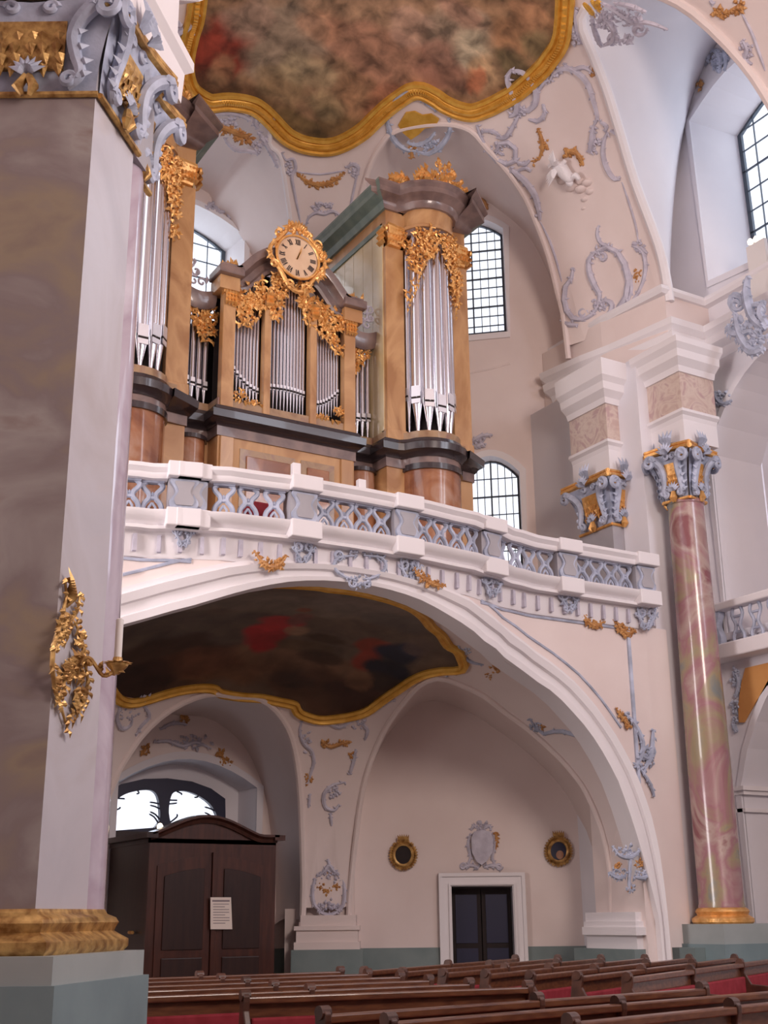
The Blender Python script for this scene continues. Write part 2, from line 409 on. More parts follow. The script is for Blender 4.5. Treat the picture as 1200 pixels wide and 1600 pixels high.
FRpoly = FRpoly + [(13.2, 8.0), (9.6, 6.5), (6.0, 8.0)]
def blobcol(base, blobs, jit=.0):
    P = [(Vector(c), rx, ry, col, s) for (c, rx, ry, col, s) in blobs]
    def f(p):
        c = Vector(base(p)); v = Vector(p)
        for q, rx, ry, col, s in P:
            dx = (v.x - q.x) / rx; dy = (v.y - q.y) / ry; d = dx * dx + dy * dy + .35 * math.sin(v.x * 5.1 + v.y * 3.3) * math.sin(v.y * 6.7 - v.x * 2.1)
            if d < 1.6:
                w = s * min(1, max(0, (1.25 - d) / .6)); c = c.lerp(Vector(col), w)
        return tuple(c)
    return f
def PB(dm, lst):   # (px, py, rx m, ry m, colour, strength)
    out = []
    for px, py, rx, ry, col, s in lst: out.append((dm.hit(px, py), rx, ry, col, s))
    return out
up_blobs = PB(UP, [
    (560, 20, 2.6, 1.4, (.40, .24, .14), .7), (430, 60, 1.2, 1.0, (.30, .23, .16), .8), (720, 60, .9, .8, (.44, .32, .22), .7), (600, 90, 1.4, .7, (.38, .18, .11), .7),
    (330, 90, .8, .9, (.24, .03, .015), .95), (300, 140, .9, .5, (.12, .04, .02), .9), (360, 150, 1.2, .4, (.10, .05, .025), .9), (345, 110, .3, .4, (.36, .20, .10), .6),
    (440, 130, .6, .4, (.30, .20, .10), .7), (480, 110, .7, .4, (.42, .32, .18), .6), (455, 195, 1.0, .35, (.14, .09, .035), .9), (540, 200, .9, .3, (.17, .10, .04), .9), (560, 150, .5, .5, (.46, .24, .12), .6),
    (510, 165, .5, .3, (.38, .27, .14), .7), (600, 160, .4, .5, (.34, .13, .07), .7), (690, 100, .7, .6, (.26, .12, .08), .8), (740, 75, .45, .5, (.52, .42, .28), .9), (760, 110, .35, .5, (.54, .34, .18), .9), (745, 125, .2, .3, (.45, .15, .07), .9),
    (800, 60, .5, .6, (.34, .17, .08), .8), (790, 95, .3, .4, (.18, .11, .06), .8), (850, 70, .4, .6, (.20, .15, .07), .8), (870, 40, .35, .5, (.28, .18, .09), .8), (830, 20, .5, .4, (.40, .20, .10), .7), (820, 120, .8, .3, (.15, .11, .05), .8),
    (640, 40, .5, .5, (.46, .28, .20), .6), (500, 40, .5, .4, (.46, .22, .12), .5), (390, 30, .6, .5, (.42, .26, .18), .6), (720, 20, .5, .3, (.40, .20, .13), .6)])
def ubase(p): return (.30, .17, .09)
ceil, fres = dome_mesh(UP, -6, [hole_of(UP, E_R), hole_of(UP, E_C), hole_of(UP, E_N), hole_of(UP, E_L), hole_of(UP, mirror(E_N))], FRpoly, .5, .11,
                       ('ceiling', 'ceiling_painting'), ('plaster', 'fresco'), blobcol(ubase, up_blobs))
fresroot = empty('ceiling_fresco', (AX, 16, 19.8), 'brown and red ceiling fresco of figures in a scalloped gold frame above the organ', 'painting')
def adopt(o, root):   # same frame, new parent
    o.parent = root; o.data.transform(Matrix.Translation(-world_loc(root)))
adopt(fres, fresroot)
def band(pts, dm, prof, name, m_, parent):     # a moulded frame following an outline on a dome
    P = [Vector((p.x, p.y, dm.z(p.x, p.y))) for p in pts]; n = len(P); rows = []
    for i in range(n):
        t = (P[min(i + 1, n - 1)] - P[max(i - 1, 0)]).normalized()
        e = .05; zx = (dm.z(P[i].x + e, P[i].y) - dm.z(P[i].x - e, P[i].y)) / (2 * e); zy = (dm.z(P[i].x, P[i].y + e) - dm.z(P[i].x, P[i].y - e)) / (2 * e)
        nn = Vector((zx, zy, -1)).normalized(); b = t.cross(nn).normalized()
        rows.append([P[i] + b * o + nn * h for o, h in prof])
    return MB().grid(rows).build(name, m_, parent, smooth=True)
frs = smoothpts(FR, 4)
sgn = 1
band(frs, UP, [(-.02, 0), (-.02, .10), (.05, .14), (.10, .08), (.12, .10), (.2, .11), (.26, .07), (.30, .14), (.37, .13), (.40, 0)], 'gold_frame', 'framegold', fresroot)
nb = MB()
for i, p in enumerate(smoothpts(FR, 9)):
    pass
# small beads along the frame
P_ = smoothpts(FR, 10)
for i in range(1, len(P_) - 1):
    t = (P_[i + 1] - P_[i - 1]).normalized(); nn = Vector((0, 0, -1)); b = t.cross(nn).normalized(); q = P_[i] + b * .2; q.z = UP.z(q.x, q.y)
    nb.box((-.02, -.045, -.16), (.02, .045, -.07), Matrix.Translation(q) @ Matrix.Rotation(math.atan2(t.y, t.x), 4, 'Z'))
nb.build('frame_bead', 'framegold', fresroot, kind='stuff')

# ---- upper walls (plan polyline, interior face); window wall plane
WA, WB = Vector((17.45, 21.2, 0)), Vector((13.3, 24.9, 0))
wd = (WB - WA).normalized(); wn = Vector((-wd.y, wd.x, 0)); wn = wn if wn.dot(O - WA) > 0 else -wn
SW = SP(WA, wn)
def proj_plane(p, p0, n): return p - n * (p - p0).dot(n)
W_R = [proj_plane(e, WA, wn) for e in E_R]
for i, w in enumerate(W_R):
    if (w - E_R[i]).dot(-wn) < 0: W_R[i] = E_R[i].copy()
W_R = [w + Vector((0, 0, .12 * (1 - abs(2 * i / (len(W_R) - 1) - 1)))) for i, w in enumerate(W_R)]
severy(E_R, W_R, 'ceiling.001', 'plaster')
YC = 25.6
W_C = [Vector((e.x, YC, e.z)) for e in E_C]
severy(E_C, W_C, 'ceiling.002', 'plaster')
severy(mirror(E_R), mirror(W_R), 'ceiling.003', 'plaster')
XN = 19.05
tN = [Vector((XN, lerp(18.9, 11.3, i / (len(E_N) - 1)), 0)) for i in range(len(E_N))]
W_N = []
for i, e in enumerate(E_N):
    t = i / (len(E_N) - 1); y = lerp(18.75, 12.4, t); z = 13.6 + 7.4 * (1 - abs(2 * t - 1) ** 2.4) ** .55 if 0 < t < 1 else 13.6
    W_N.append(Vector((XN, y, z)))
severy(E_N, W_N, 'ceiling.004', 'cool', bow=-.1)
# wall with rectangular or arched window openings, cut out of a plane; thick splayed reveal
def arch_outline(cx, w, zb, zs, rise, n=10):   # opening outline in (u, z)
    o = [(cx - w, zb), (cx + w, zb)]
    for i in range(n + 1):
        t = i / n; o.append((cx + w * (1 - 2 * t), zs + rise * math.sin(PI * t) ** .9 if 0 < t < 1 else zs))
    return o
def wall_cut(name, p0, ud, u0, u1, z0, z1, opens, m_, thick=.9, nrm=None, splay=.35, jamb='white', parent=None, top=None):
    pts = []; edges = []
    def ring(poly):
        n0 = len(pts); pts.extend(Vector(p) for p in poly); k = len(poly); edges.extend((n0 + i, n0 + (i + 1) % k) for i in range(k))
    outer = top if top else [(u0, z0), (u1, z0), (u1, z1), (u0, z1)]
    ring(outer)
    for o in opens: ring(o)
    V, E_, Fc, *_ = delaunay_2d_cdt(pts, edges, [], 0, 1e-5)
    fs = []
    for f in Fc:
        cx = sum(V[i].x for i in f) / len(f); cz = sum(V[i].y for i in f) / len(f)
        if pip(cx, cz, outer) and not any(pip(cx, cz, o) for o in opens): fs.append(tuple(f))
    p0 = Vector(p0); T = lambda u, z, d=0.: Vector((p0.x + ud.x * u, p0.y + ud.y * u, z)) - nrm * d
    mb = MB().add([T(v.x, v.y) for v in V], fs)
    o = mb.build(name, m_, parent); 
    if not parent: struct(o)
    for op in opens:
        cu = sum(q[0] for q in op) / len(op); cz = sum(q[1] for q in op) / len(op); n = len(op)
        jb = MB(); A = [T(u, z) for u, z in op]; B = [T(cu + (u - cu) * (1 - splay), cz + (z - cz) * (1 - splay * .55), thick) for u, z in op]
        jb.add(A + B, [(i, (i + 1) % n, n + (i + 1) % n, n + i) for i in range(n)])
        jb.build('window_reveal', jamb, o)
        rim = MB(); q = []
        for u, z in op:
            du, dz = u - cu, z - cz; L = math.hypot(du, dz); q.append((u + du / L * .16, z + dz / L * .16))
        Aq = [T(u, z, -.05) for u, z in op]; Bq = [T(u, z, -.05) for u, z in q]; Cq = [T(u, z, .01) for u, z in q]; Dq = [T(u, z, .01) for u, z in op]
        rim.add(Aq + Bq + Cq + Dq, [(i, (i + 1) % n, n + (i + 1) % n, n + i) for i in range(n)] + [(n + i, n + (i + 1) % n, 2 * n + (i + 1) % n, 2 * n + i) for i in range(n)] + [(3 * n + i, 3 * n + (i + 1) % n, (i + 1) % n, i) for i in range(n)])
        rim.build('window_surround', jamb, o)
    return o, T
def window(name, T, op, splay, thick, cols, rows, big=(2, 4), barr=.0085, cut=None):
    cu = sum(q[0] for q in op) / len(op); cz = sum(q[1] for q in op) / len(op)
    q = [(cu + (u - cu) * (1 - splay), cz + (z - cz) * (1 - splay * .55)) for u, z in op]
    us = [a for a, b in q]; zs = [b for a, b in q]; u0, u1, z0, z1 = min(us), max(us), min(zs), max(zs)
    c = T(cu, z0, thick); root = D.objects.new(name, None); COL.objects.link(root); root.location = c; struct(root)
    def top(u):
        best = z0
        for i in range(len(q)):
            (a, b), (c_, d_) = q[i], q[(i + 1) % len(q)]
            if min(a, c_) - 1e-6 <= u <= max(a, c_) + 1e-6 and abs(a - c_) > 1e-6:
                best = max(best, lerp(b, d_, (u - a) / (c_ - a)))
        return best
    n = len(q); fo = [T(u, z, thick) for u, z in q]; fi = [T(cu + (u - cu) * .93, cz + (z - cz) * .96, thick) for u, z in q]
    fb = [p + (T(0, 0, 0) - T(0, 0, 1)) * -.08 for p in fi]
    MB().add(fo + fi + fb, [(i, (i + 1) % n, n + (i + 1) % n, n + i) for i in range(n)] + [(n + i, n + (i + 1) % n, 2 * n + (i + 1) % n, 2 * n + i) for i in range(n)]).build('window_frame', 'lead', root)
    for i in range(cols):
        ua, ub = lerp(u0, u1, i / cols), lerp(u0, u1, (i + 1) / cols)
        for j in range(rows):
            za, zb = lerp(z0, z1, j / rows), lerp(z0, z1, (j + 1) / rows); ta, tb = min(zb, top(ua + .01)), min(zb, top(ub - .01))
            if max(ta, tb) <= za + .02: continue
            ta = max(ta, za + .005); tb = max(tb, za + .005); e = barr
            MB().prism([T(ua + e, za + e, thick + .03), T(ub - e, za + e, thick + .03), T(ub - e, tb - e, thick + .03), T(ua + e, ta - e, thick + .03)], (T(0, 0, 1) - T(0, 0, 0)) * .01).build('pane', 'glass', root)
    bar = MB(); hb = MB()
    for i in range(1, cols):
        u = lerp(u0, u1, i / cols); w = barr * (2.2 if i % (cols // big[0]) == 0 else 1)
        (hb if w > barr * 2 else bar).prism([T(u - w, z0, thick), T(u + w, z0, thick), T(u + w, top(u), thick), T(u - w, top(u), thick)], (T(0, 0, 1) - T(0, 0, 0)) * .04)
    for j in range(1, rows):
        z = lerp(z0, z1, j / rows); w = barr * (2.2 if j % max(1, rows // big[1]) == 0 else 1)
        ins = [u for u in [lerp(u0, u1, k / 40) for k in range(41)] if top(u) > z]
        if len(ins) < 2: continue
        (hb if w > barr * 2 else bar).prism([T(ins[0], z - w, thick), T(ins[-1], z - w, thick), T(ins[-1], z + w, thick), T(ins[0], z + w, thick)], (T(0, 0, 1) - T(0, 0, 0)) * .04)
    bar.build('glazing_bar', 'lead', root); hb.build('saddle_bar', 'lead', root)
    return root
# west window wall on the right (u runs from WA to WB)
def uz(p): return ((p - WA).dot(wd), p.z)
a = uz(SW(787, 515)); b = uz(SW(725, 440)); L_ = (WB - WA).length
wu = (uz(SW(775, 345))[0] + 0, uz(SW(700, 440))[0]); zb = uz(SW(750, 522))[1]; zt = uz(SW(750, 343))[1]
cu = (a[0] + uz(SW(690, 440))[0]) / 2; hw = abs(a[0] - cu) + .1
op1 = arch_outline(cu, hw, zb - .02, zt - .35, .4)
lo_r = uz(SW(814, 780))[0]; cu2 = (lo_r + uz(SW(720, 780))[0]) / 2; hw2 = abs(lo_r - cu2); zt2 = uz(SW(770, 713))[1]
op2 = arch_outline(cu2, hw2, 8.2, zt2 - .45, .45)
profil = [(-.1, 7.0), (L_ + .1, 7.0), (L_ + .1, 13.0)] + [(u, z + .05) for u, z in reversed([uz(w) for w in W_R])] + [(-.1, 13.0)]
ww, TW = wall_cut('wall_west', WA, wd, 0, L_, 7.0, 21, [op1, op2], 'plaster', thick=.25, nrm=wn, splay=.06, top=[(-1.9, 7.0), (L_ + .1, 7.0), (L_ + .1, 20.2), (-1.9, 20.2)])
window('window_1', TW, op1, .06, .25, 8, 12, (2, 4))
window('window_2', TW, op2, .06, .25, 8, 8, (2, 4))
# mirrored window wall on the left (plain, hidden behind the organ)
WA2 = Vector((2 * AX - WA.x, WA.y, 0)); wd2 = Vector((-wd.x, wd.y, 0)); wn2 = Vector((-wn.x, wn.y, 0))
wall_cut('wall_west.001', WA2, wd2, 0, L_, 7.0, 20.2, [], 'plaster', nrm=wn2)
# central wall with the window above the organ
opc = arch_outline(0, 1.6, 14.2, 18.1, .5)
cw, TC = wall_cut('wall_west.002', (AX + .05, YC, 0), Vector((1, 0, 0)), -3.9, 3.9, 7.0, 20.2, [opc], 'plaster', thick=.9, nrm=Vector((0, -1, 0)), splay=.07)
window('window_3', TC, opc, .07, .9, 6, 9, (2, 3))
# nave wall on the right above the cornice, with the big splayed window
opn = [(-17.42, 15.05), (-14.2, 14.75), (-14.2, 19.3)] + [(-lerp(14.2, 17.5, i / 8), 19.3 + .62 * math.sin(PI * (i / 8))) for i in range(1, 8)] + [(-17.5, 19.3)]
nw, TN = wall_cut('wall_right', (XN, 0, 0), Vector((0, -1, 0)), -19.4, -10.6, 12.9, 21.5, [opn], 'cool', thick=1.35, nrm=Vector((-1, 0, 0)), splay=.10, jamb='cool')
window('window_4', TN, opn, .10, 1.35, 6, 9, (2, 3))
# wall pieces of the right pier from the gallery up to the vault springing
pier = MB()
pier.prism([(17.05, 17.9, 0), (19.05, 17.9, 0), (19.05, 21.6, 0), (17.05, 21.6, 0)], (0, 0, 12.9)); struct(pier.build('wall_right.001', 'cool'))
at_ = MB().prism([(17.75, 17.55, 12.9), (19.1, 17.55, 12.9), (19.1, 18.4, 12.9), (17.5, 21.4, 12.9), (17.3, 21.3, 12.9), (17.42, 19.3, 12.9)], (0, 0, 1.55)); struct(at_.build('wall_right.002', 'plaster'))
# ---- main cornice on the right, stepping round the pier
CP = [(13.5, 25.0), (17.45, 21.42), (17.12, 21.1), (17.3, 19.9), (17.5, 19.1), (17.74, 17.42), (18.7, 17.42), (18.7, 8.0)]
CPs = [(x, y) for x, y in CP]
prof_c = [(-1.2, 12.78), (0, 12.85), (.06, 13.0), (.10, 13.02), (.16, 13.22), (.30, 13.34), (.32, 13.50), (.25, 13.56), (.36, 13.66), (.38, 13.80), (-1.2, 13.9)]
def rev(path): return list(reversed(path))
struct(MB().sweep(rev(CPs), [(-(o - .38), z) for o, z in prof_c][::-1] if False else [((o - .30), z) for o, z in prof_c]).build('trim_1', 'white'))
mp_ = MB().sweep(rev([(17.5, 21.3), (17.46, 19.3), (17.62, 17.5), (18.9, 17.5), (18.9, 9.5)]), [(-.3, 14.42), (.02, 14.42), (.08, 14.50), (.08, 14.58), (-.3, 14.62)]); struct(mp_.build('trim_2', 'white'))
# panel line on the window wall (under the upper window)
# ---- entablature blocks over the pilaster and the column
def block(name, x0, y0, x1, y1, z0, z1, mar):
    r_ = MB().prism([(x0, y0, z0), (x1, y0, z0), (x1, y1, z0), (x0, y1, z0)], (0, 0, z1 - z0)).build(name, 'white'); struct(r_)
    path = [(x0, y1), (x0, y0), (x1, y0)]
    MB().sweep(path, [(.02, z0 + .75 * .6 - .04), (-.03, z0 + .55), (-.10, z0 + .60), (-.10, z0 + .66), (.02, z0 + .68)][::-1]).build('block_moulding', 'white', r_)
    MB().prism([(x0 - .02, y0 - .02, z0 + .70), (x1, y0 - .02, z0 + .70), (x1, y1, z0 + .70), (x0 - .02, y1, z0 + .70)], (0, 0, .80)).build('marble_frieze', 'blockmarble', r_)
    MB().sweep(path, [(.3, z0 + 1.5), (-.06, z0 + 1.5), (-.10, z0 + 1.62), (-.24, z0 + 1.74), (-.26, z0 + 1.9), (-.36, z0 + 2.0), (-.38, z1 + .02), (.3, z1 + .02)][::-1]).build('block_cornice', 'white', r_)
    return r_
block('trim_3', 16.72, 18.55, 17.3, 19.75, 10.5, 12.85, 1)
block('trim_4', 17.35, 16.95, 18.3, 18.0, 10.75, 12.85, 1)

# ---- lower west wall: right bay (a wall set diagonally), pier between the bays, entrance wall
HN = Vector((-math.sin(HEAD), -math.cos(HEAD), 0)); HD = Vector((math.cos(HEAD), -math.sin(HEAD), 0))
B0 = Vector((math.sin(HEAD), math.cos(HEAD), 0)) * 26.5
SB = SP(B0, HN)
def ub(p): return (p - B0).dot(HD)
lR = [(546, 1440), (546, 1400), (561, 1265), (572, 1210), (588, 1166), (608, 1127), (633, 1094), (655, 1070), (683, 1058), (715, 1066), (755, 1085), (790, 1112), (827, 1139), (872, 1180), (900, 1212), (917, 1238), (940, 1292), (953, 1355), (956, 1430)]
e_R = smoothpts([LO.hit(*p) for p in lR], 2)
w_R = [proj_plane(e, B0, HN) for e in e_R]; w_R = [w if (w - e).dot(-HN) > 0 else e.copy() for w, e in zip(w_R, e_R)]
severy(e_R, w_R, 'ceiling.005', 'plaster', bow=.12)
lC = [(472, 1440), (474, 1380), (470, 1250), (464, 1190), (455, 1150), (440, 1120), (418, 1097), (395, 1087)]
c1 = [LO.hit(*p) for p in lC]; apl = Vector((AX, 21.75, LO.z(AX, 21.75)))
e_C = smoothpts(c1 + [apl] + mirror(c1)[::-1], 2)
YE = 24.3
w_C = [Vector((e.x, YE, e.z - .05)) for e in e_C]
severy(e_C, w_C, 'ceiling.006', 'plaster', bow=.1)
e_L = mirror(e_R); w_L = mirror(w_R); severy(e_L, w_L, 'ceiling.007', 'plaster')
lp_px = [(176, 1067), (190, 1087), (217, 1091), (277, 1074), (315, 1069), (338, 1071), (349, 1078), (380, 1083), (410, 1085), (440, 1091), (464, 1097), (470, 1108), (481, 1114), (500, 1119), (520, 1118), (545, 1114), (569, 1107), (590, 1092), (619, 1072), (640, 1058), (663, 1048), (690, 1043), (717, 1041), (715, 1028), (709, 1017), (695, 1009), (682, 990), (668, 979), (655, 963), (635, 949), (597, 935), (547, 924), (510, 920)]
lp = [LO.hit(*p) for p in lp_px]; cxm = AX - .1
lpm = [Vector((2 * cxm - p.x, p.y, 0)) for p in lp[24:]][::-1]
lp_all = lp + [p for p in lpm if p.x < 9.4]
for p in lp_all: p.z = LO.z(p.x, p.y)
LPpoly = [(p.x, max(17.25, p.y)) for p in lp_all]
lo_blobs = PB(LO, [
    (300, 990, 2.0, .9, (.12, .085, .06), .8), (250, 1040, 1.4, .9, (.07, .035, .02), .9), (420, 940, 2.4, .5, (.20, .15, .11), .8), (560, 945, 1.2, .5, (.19, .145, .115), .8), (620, 970, .7, .4, (.11, .085, .07), .8),
    (360, 1040, 1.3, .4, (.16, .07, .03), .8), (470, 1030, 1.5, .35, (.20, .10, .05), .8), (500, 1075, 1.2, .5, (.09, .04, .02), .9), (560, 1090, .7, .4, (.05, .02, .012), .9), (310, 1030, .8, .4, (.15, .06, .03), .8), (220, 1065, .7, .5, (.045, .02, .014), .9),
    (420, 985, .42, .5, (.42, .025, .025), 1), (440, 970, .5, .22, (.46, .03, .03), 1), (415, 1005, .25, .35, (.36, .02, .02), 1), (470, 966, .22, .3, (.20, .08, .06), .9), (476, 952, .16, .12, (.24, .07, .03), .9),
    (505, 996, .5, .14, (.07, .04, .02), 1), (480, 1010, .6, .22, (.12, .07, .035), .9), (500, 1025, .5, .2, (.06, .03, .015), .9), (465, 985, .25, .2, (.30, .17, .10), .8),
    (590, 1010, .45, .3, (.28, .045, .02), 1), (575, 1030, .3, .35, (.30, .04, .02), .9), (620, 1020, .42, .4, (.012, .013, .03), 1), (605, 1045, .45, .3, (.010, .010, .02), 1), (640, 1012, .25, .2, (.02, .025, .05), .9), (600, 1065, .4, .25, (.03, .015, .01), .9),
    (655, 1010, .3, .3, (.14, .09, .07), .7), (560, 1060, .3, .25, (.24, .12, .06), .7), (455, 1060, .5, .2, (.06, .03, .02), .8)])
GY = lambda x: (lambda d: 16.8 if d < 1.8 else (17.5 if d > 4.2 else lerp(16.8, 17.5, (d - 1.8) / 2.4)))(abs(x - AX))
# gallery vault: only the half that lies behind the arch
def lo_dome():
    dm = LO; pts = []; edges = []
    def ring(poly, closed=True):
        n0 = len(pts); pts.extend(Vector(p) for p in poly); k = len(poly); edges.extend((n0 + i, n0 + (i + 1) % k) for i in range(k if closed else k - 1))
    ol = [(dm.cx + dm.a * .999 * math.cos(t), dm.cy + dm.b * .999 * math.sin(t)) for t in [PI * (6 + i) / 84 for i in range(73)]]
    xa_, xb_ = ol[-1][0], ol[0][0]; ol += [(lerp(xa_, xb_, i / 90), GY(lerp(xa_, xb_, i / 90)) + .5) for i in range(0, 91)]
    ring(ol); holes = [hole_of(LO, e_R), hole_of(LO, e_C), hole_of(LO, e_L)]
    for h in holes: ring(h)
    ring(LPpoly)
    for rr in (.12, .25, .38, .5, .6, .7, .78, .85, .9, .94, .965, .985, .994):
        for i in range(1, 60):
            t = PI * i / 60; pts.append(Vector((dm.cx + dm.a * rr * math.cos(t), dm.cy + dm.b * rr * math.sin(t))))
    xs = [p[0] for p in LPpoly]; ys = [p[1] for p in LPpoly]; x = min(xs)
    while x < max(xs):
        y = min(ys)
        while y < max(ys):
            if pip(x, y, LPpoly): pts.append(Vector((x + random.uniform(-.01, .01), y)))
            y += .07
        x += .07
    V, E_, Fc, *_ = delaunay_2d_cdt(pts, edges, [], 0, 1e-5)
    va = [(v.x, v.y, dm.z(v.x, v.y)) for v in V]; fa = []; fb = []
    for f in Fc:
        cx = sum(V[i].x for i in f) / 3; cy = sum(V[i].y for i in f) / 3
        if pip(cx, cy, LPpoly): fb.append(tuple(f))
        elif pip(cx, cy, ol) and not any(pip(cx, cy, h) for h in holes): fa.append(tuple(f))
    def compact(fs):
        used = sorted({i for f in fs for i in f}); mp = {k: i for i, k in enumerate(used)}
        return [va[i] for i in used], [tuple(mp[i] for i in f) for f in fs]
    v, f = compact(fa); struct(MB().add(v, f).build('ceiling.008', 'plaster', smooth=True))
    root = empty('gallery_fresco', (AX, 19, 6.8), 'dark ceiling painting with red-cloaked figures, gold frame, under the organ gallery', 'painting')
    v, f = compact(fb); b = MB().add([(p[0], p[1], p[2] - .01) for p in v], f).build('ceiling_painting', 'fresco2', smooth=True)
    fn = blobcol(lambda p: (.13, .085, .055), lo_blobs); ca = b.data.color_attributes.new('Col', 'FLOAT_COLOR', 'POINT')
    for i, p in enumerate(v): ca.data[i].color = (*fn(p), 1)
    adopt(b, root)
    fr_ = smoothpts([Vector((p.x, max(17.3, p.y), 0)) for p in lp_all] , 3)
    band(fr_, LO, [(-.02, 0), (-.02, .05), (.03, .08), (.07, .04), (.10, .05), (.13, .08), (.17, .07), (.19, 0)], 'gold_frame', 'framegold', root)
    return root
lo_dome()
# right bay wall with the small door
def ubz(p): return (ub(p), p.z)
dR = [ubz(SB(705, 1385)), ubz(SB(800, 1385))]
opd = [(dR[0][0], 0.0), (dR[1][0], 0.0), (dR[1][0], dR[1][1]), (dR[0][0], dR[0][1])]
u0, u1 = ub(SB(540, 1400)) - .3, ub(SB(1000, 1400))
pts_ = [(u0, 0), (dR[0][0], 0), (dR[0][0], dR[0][1]), (dR[1][0], dR[1][1]), (dR[1][0], 0), (u1, 0), (u1, 7), (u0, 7)]
TB = lambda u, z, d=0.: B0 + HD * u + Vector((0, 0, z)) - HN * d
wb = MB().add([TB(*p) for p in pts_], [(0, 1, 2, 7), (2, 3, 6, 7), (3, 4, 5, 6)]).build('wall_west.003', 'plaster'); struct(wb)
door = D.objects.new('door_1', None); COL.objects.link(door); door.location = TB((dR[0][0] + dR[1][0]) / 2, 0); struct(door)
dw = dR[1][0] - dR[0][0]
for k in range(2):
    a_ = dR[0][0] + dw * k / 2 + .01; b_ = a_ + dw / 2 - .02
    lf = MB().prism([TB(a_, .02, .3), TB(b_, .02, .3), TB(b_, 2.12, .3), TB(a_, 2.12, .3)], -HN * .06).build('door_leaf', 'dark', door)
    for z0_, z1_ in ((.15, .95), (1.05, 2.0)):
        MB().prism([TB(a_ + .08, z0_, .28), TB(b_ - .08, z0_, .28), TB(b_ - .08, z1_, .28), TB(a_ + .08, z1_, .28)], -HN * .03).build('door_panel', 'bluedark', door)
MB().prism([TB(dR[0][0] - .4, 0, .42), TB(dR[1][0] + .4, 0, .42), TB(dR[1][0] + .4, 2.6, .42), TB(dR[0][0] - .4, 2.6, .42)], -HN * .1).build('door_light_stop', 'dark', door)  # dark slab added behind the leaves to block outside light
jb = MB()
for (ua, za, uc, zc) in ((dR[0][0], 0, dR[0][0], dR[0][1]), (dR[1][0], 0, dR[1][0], dR[1][1]), (dR[0][0], dR[0][1], dR[1][0], dR[1][1])):
    jb.add([TB(ua, za), TB(uc, zc), TB(uc, zc, .4), TB(ua, za, .4)], [(0, 1, 2, 3)])
jb.build('door_jamb', 'grey', door)
ar = MB(); fw_ = .26
for i, (w0, w1, h_) in enumerate(((0, fw_, .10), (.02, .06, .14), (fw_ - .07, fw_, .14))):
    L0, L1, R0, R1, tz = dR[0][0] - w1, dR[0][0] - w0, dR[1][0] + w0, dR[1][0] + w1, dR[0][1]
    ar.prism([TB(L0, 0), TB(L1, 0), TB(L1, tz + w0), TB(R0, tz + w0), TB(R0, 0), TB(R1, 0), TB(R1, tz + w1), TB(L0, tz + w1)], HN * h_)
ar.build('door_surround', 'white', door)
dd = MB()
for a_, b_ in ((u0, dR[0][0] - fw_), (dR[1][0] + fw_, u1)): dd.prism([TB(a_, 0), TB(b_, 0), TB(b_, .98), TB(a_, .98)], HN * .04)
struct(dd.build('baseboard_west', 'dado'))
# pier between the bays
pp = [SP(B0 - HN * -.35, HN)(x, 1450) for x in (462, 566)]
pL, pR = [Vector((p.x, p.y, 0)) for p in pp]
pm = MB(); pm.prism([pL + HN * .42 + HD * .12, pR + HN * .42 - HD * .12, pR - HD * .1, pL + HD * .1], (0, 0, 1.62)); pm.prism([pL - HD * .22, pL + HD * .3, pL + HD * .3 - HN * 1.2, pL - HD * .22 - HN * 1.2], (0, 0, 1.75)); pm.prism([pL + HD * .10, pR - HD * .16, pR - HD * .16 - HN * 1.2, pL + HD * .10 - HN * 1.2], (0, 0, 3.2)); struct(pm.build('wall_west.004', 'plaster'))
pb = MB()
for off, z0_, z1_ in ((.06, 0.98, 1.12), (.02, 1.12, 1.34), (.06, 1.34, 1.42), (-.03, 1.42, 1.50)):
    a_, b_ = pL - HD * (off - .06) + HN * off, pR + HD * (off - .10) + HN * off
    a_ = a_ + HN * .42; b_ = b_ + HN * .42
    pb.prism([a_ + Vector((0, 0, z0_)), b_ + Vector((0, 0, z0_)), b_ - HN * 1.2 + Vector((0, 0, z0_)), a_ - HN * 1.2 + Vector((0, 0, z0_))], (0, 0, z1_ - z0_))
struct(pb.build('trim_5', 'plaster'))
struct(MB().prism([pL + HN * .52 - HD * .05, pR + HN * .52 + HD * .02, pR - HN * 1.2, pL - HN * 1.2], (0, 0, .98)).build('baseboard_west.001', 'dado'))
# entrance wall with arched niche
niche = arch_outline(9.85 - AX, 1.52, 0.0, 4.2, .52)
TEn = Vector((1, 0, 0))
ew, TE = wall_cut('wall_west.005', (AX, YE, 0), TEn, -3.9, 3.2, 0, 7.2, [niche], 'plaster', thick=.6, nrm=Vector((0, -1, 0)), splay=.10, jamb='cool')
struct(MB().prism([(11.2, YE - .01, 0), (12.6, YE - .01, 0), (12.6, YE + .2, 0), (11.2, YE + .2, 0)], (0, 0, .98)).build('baseboard_west.002', 'dado'))
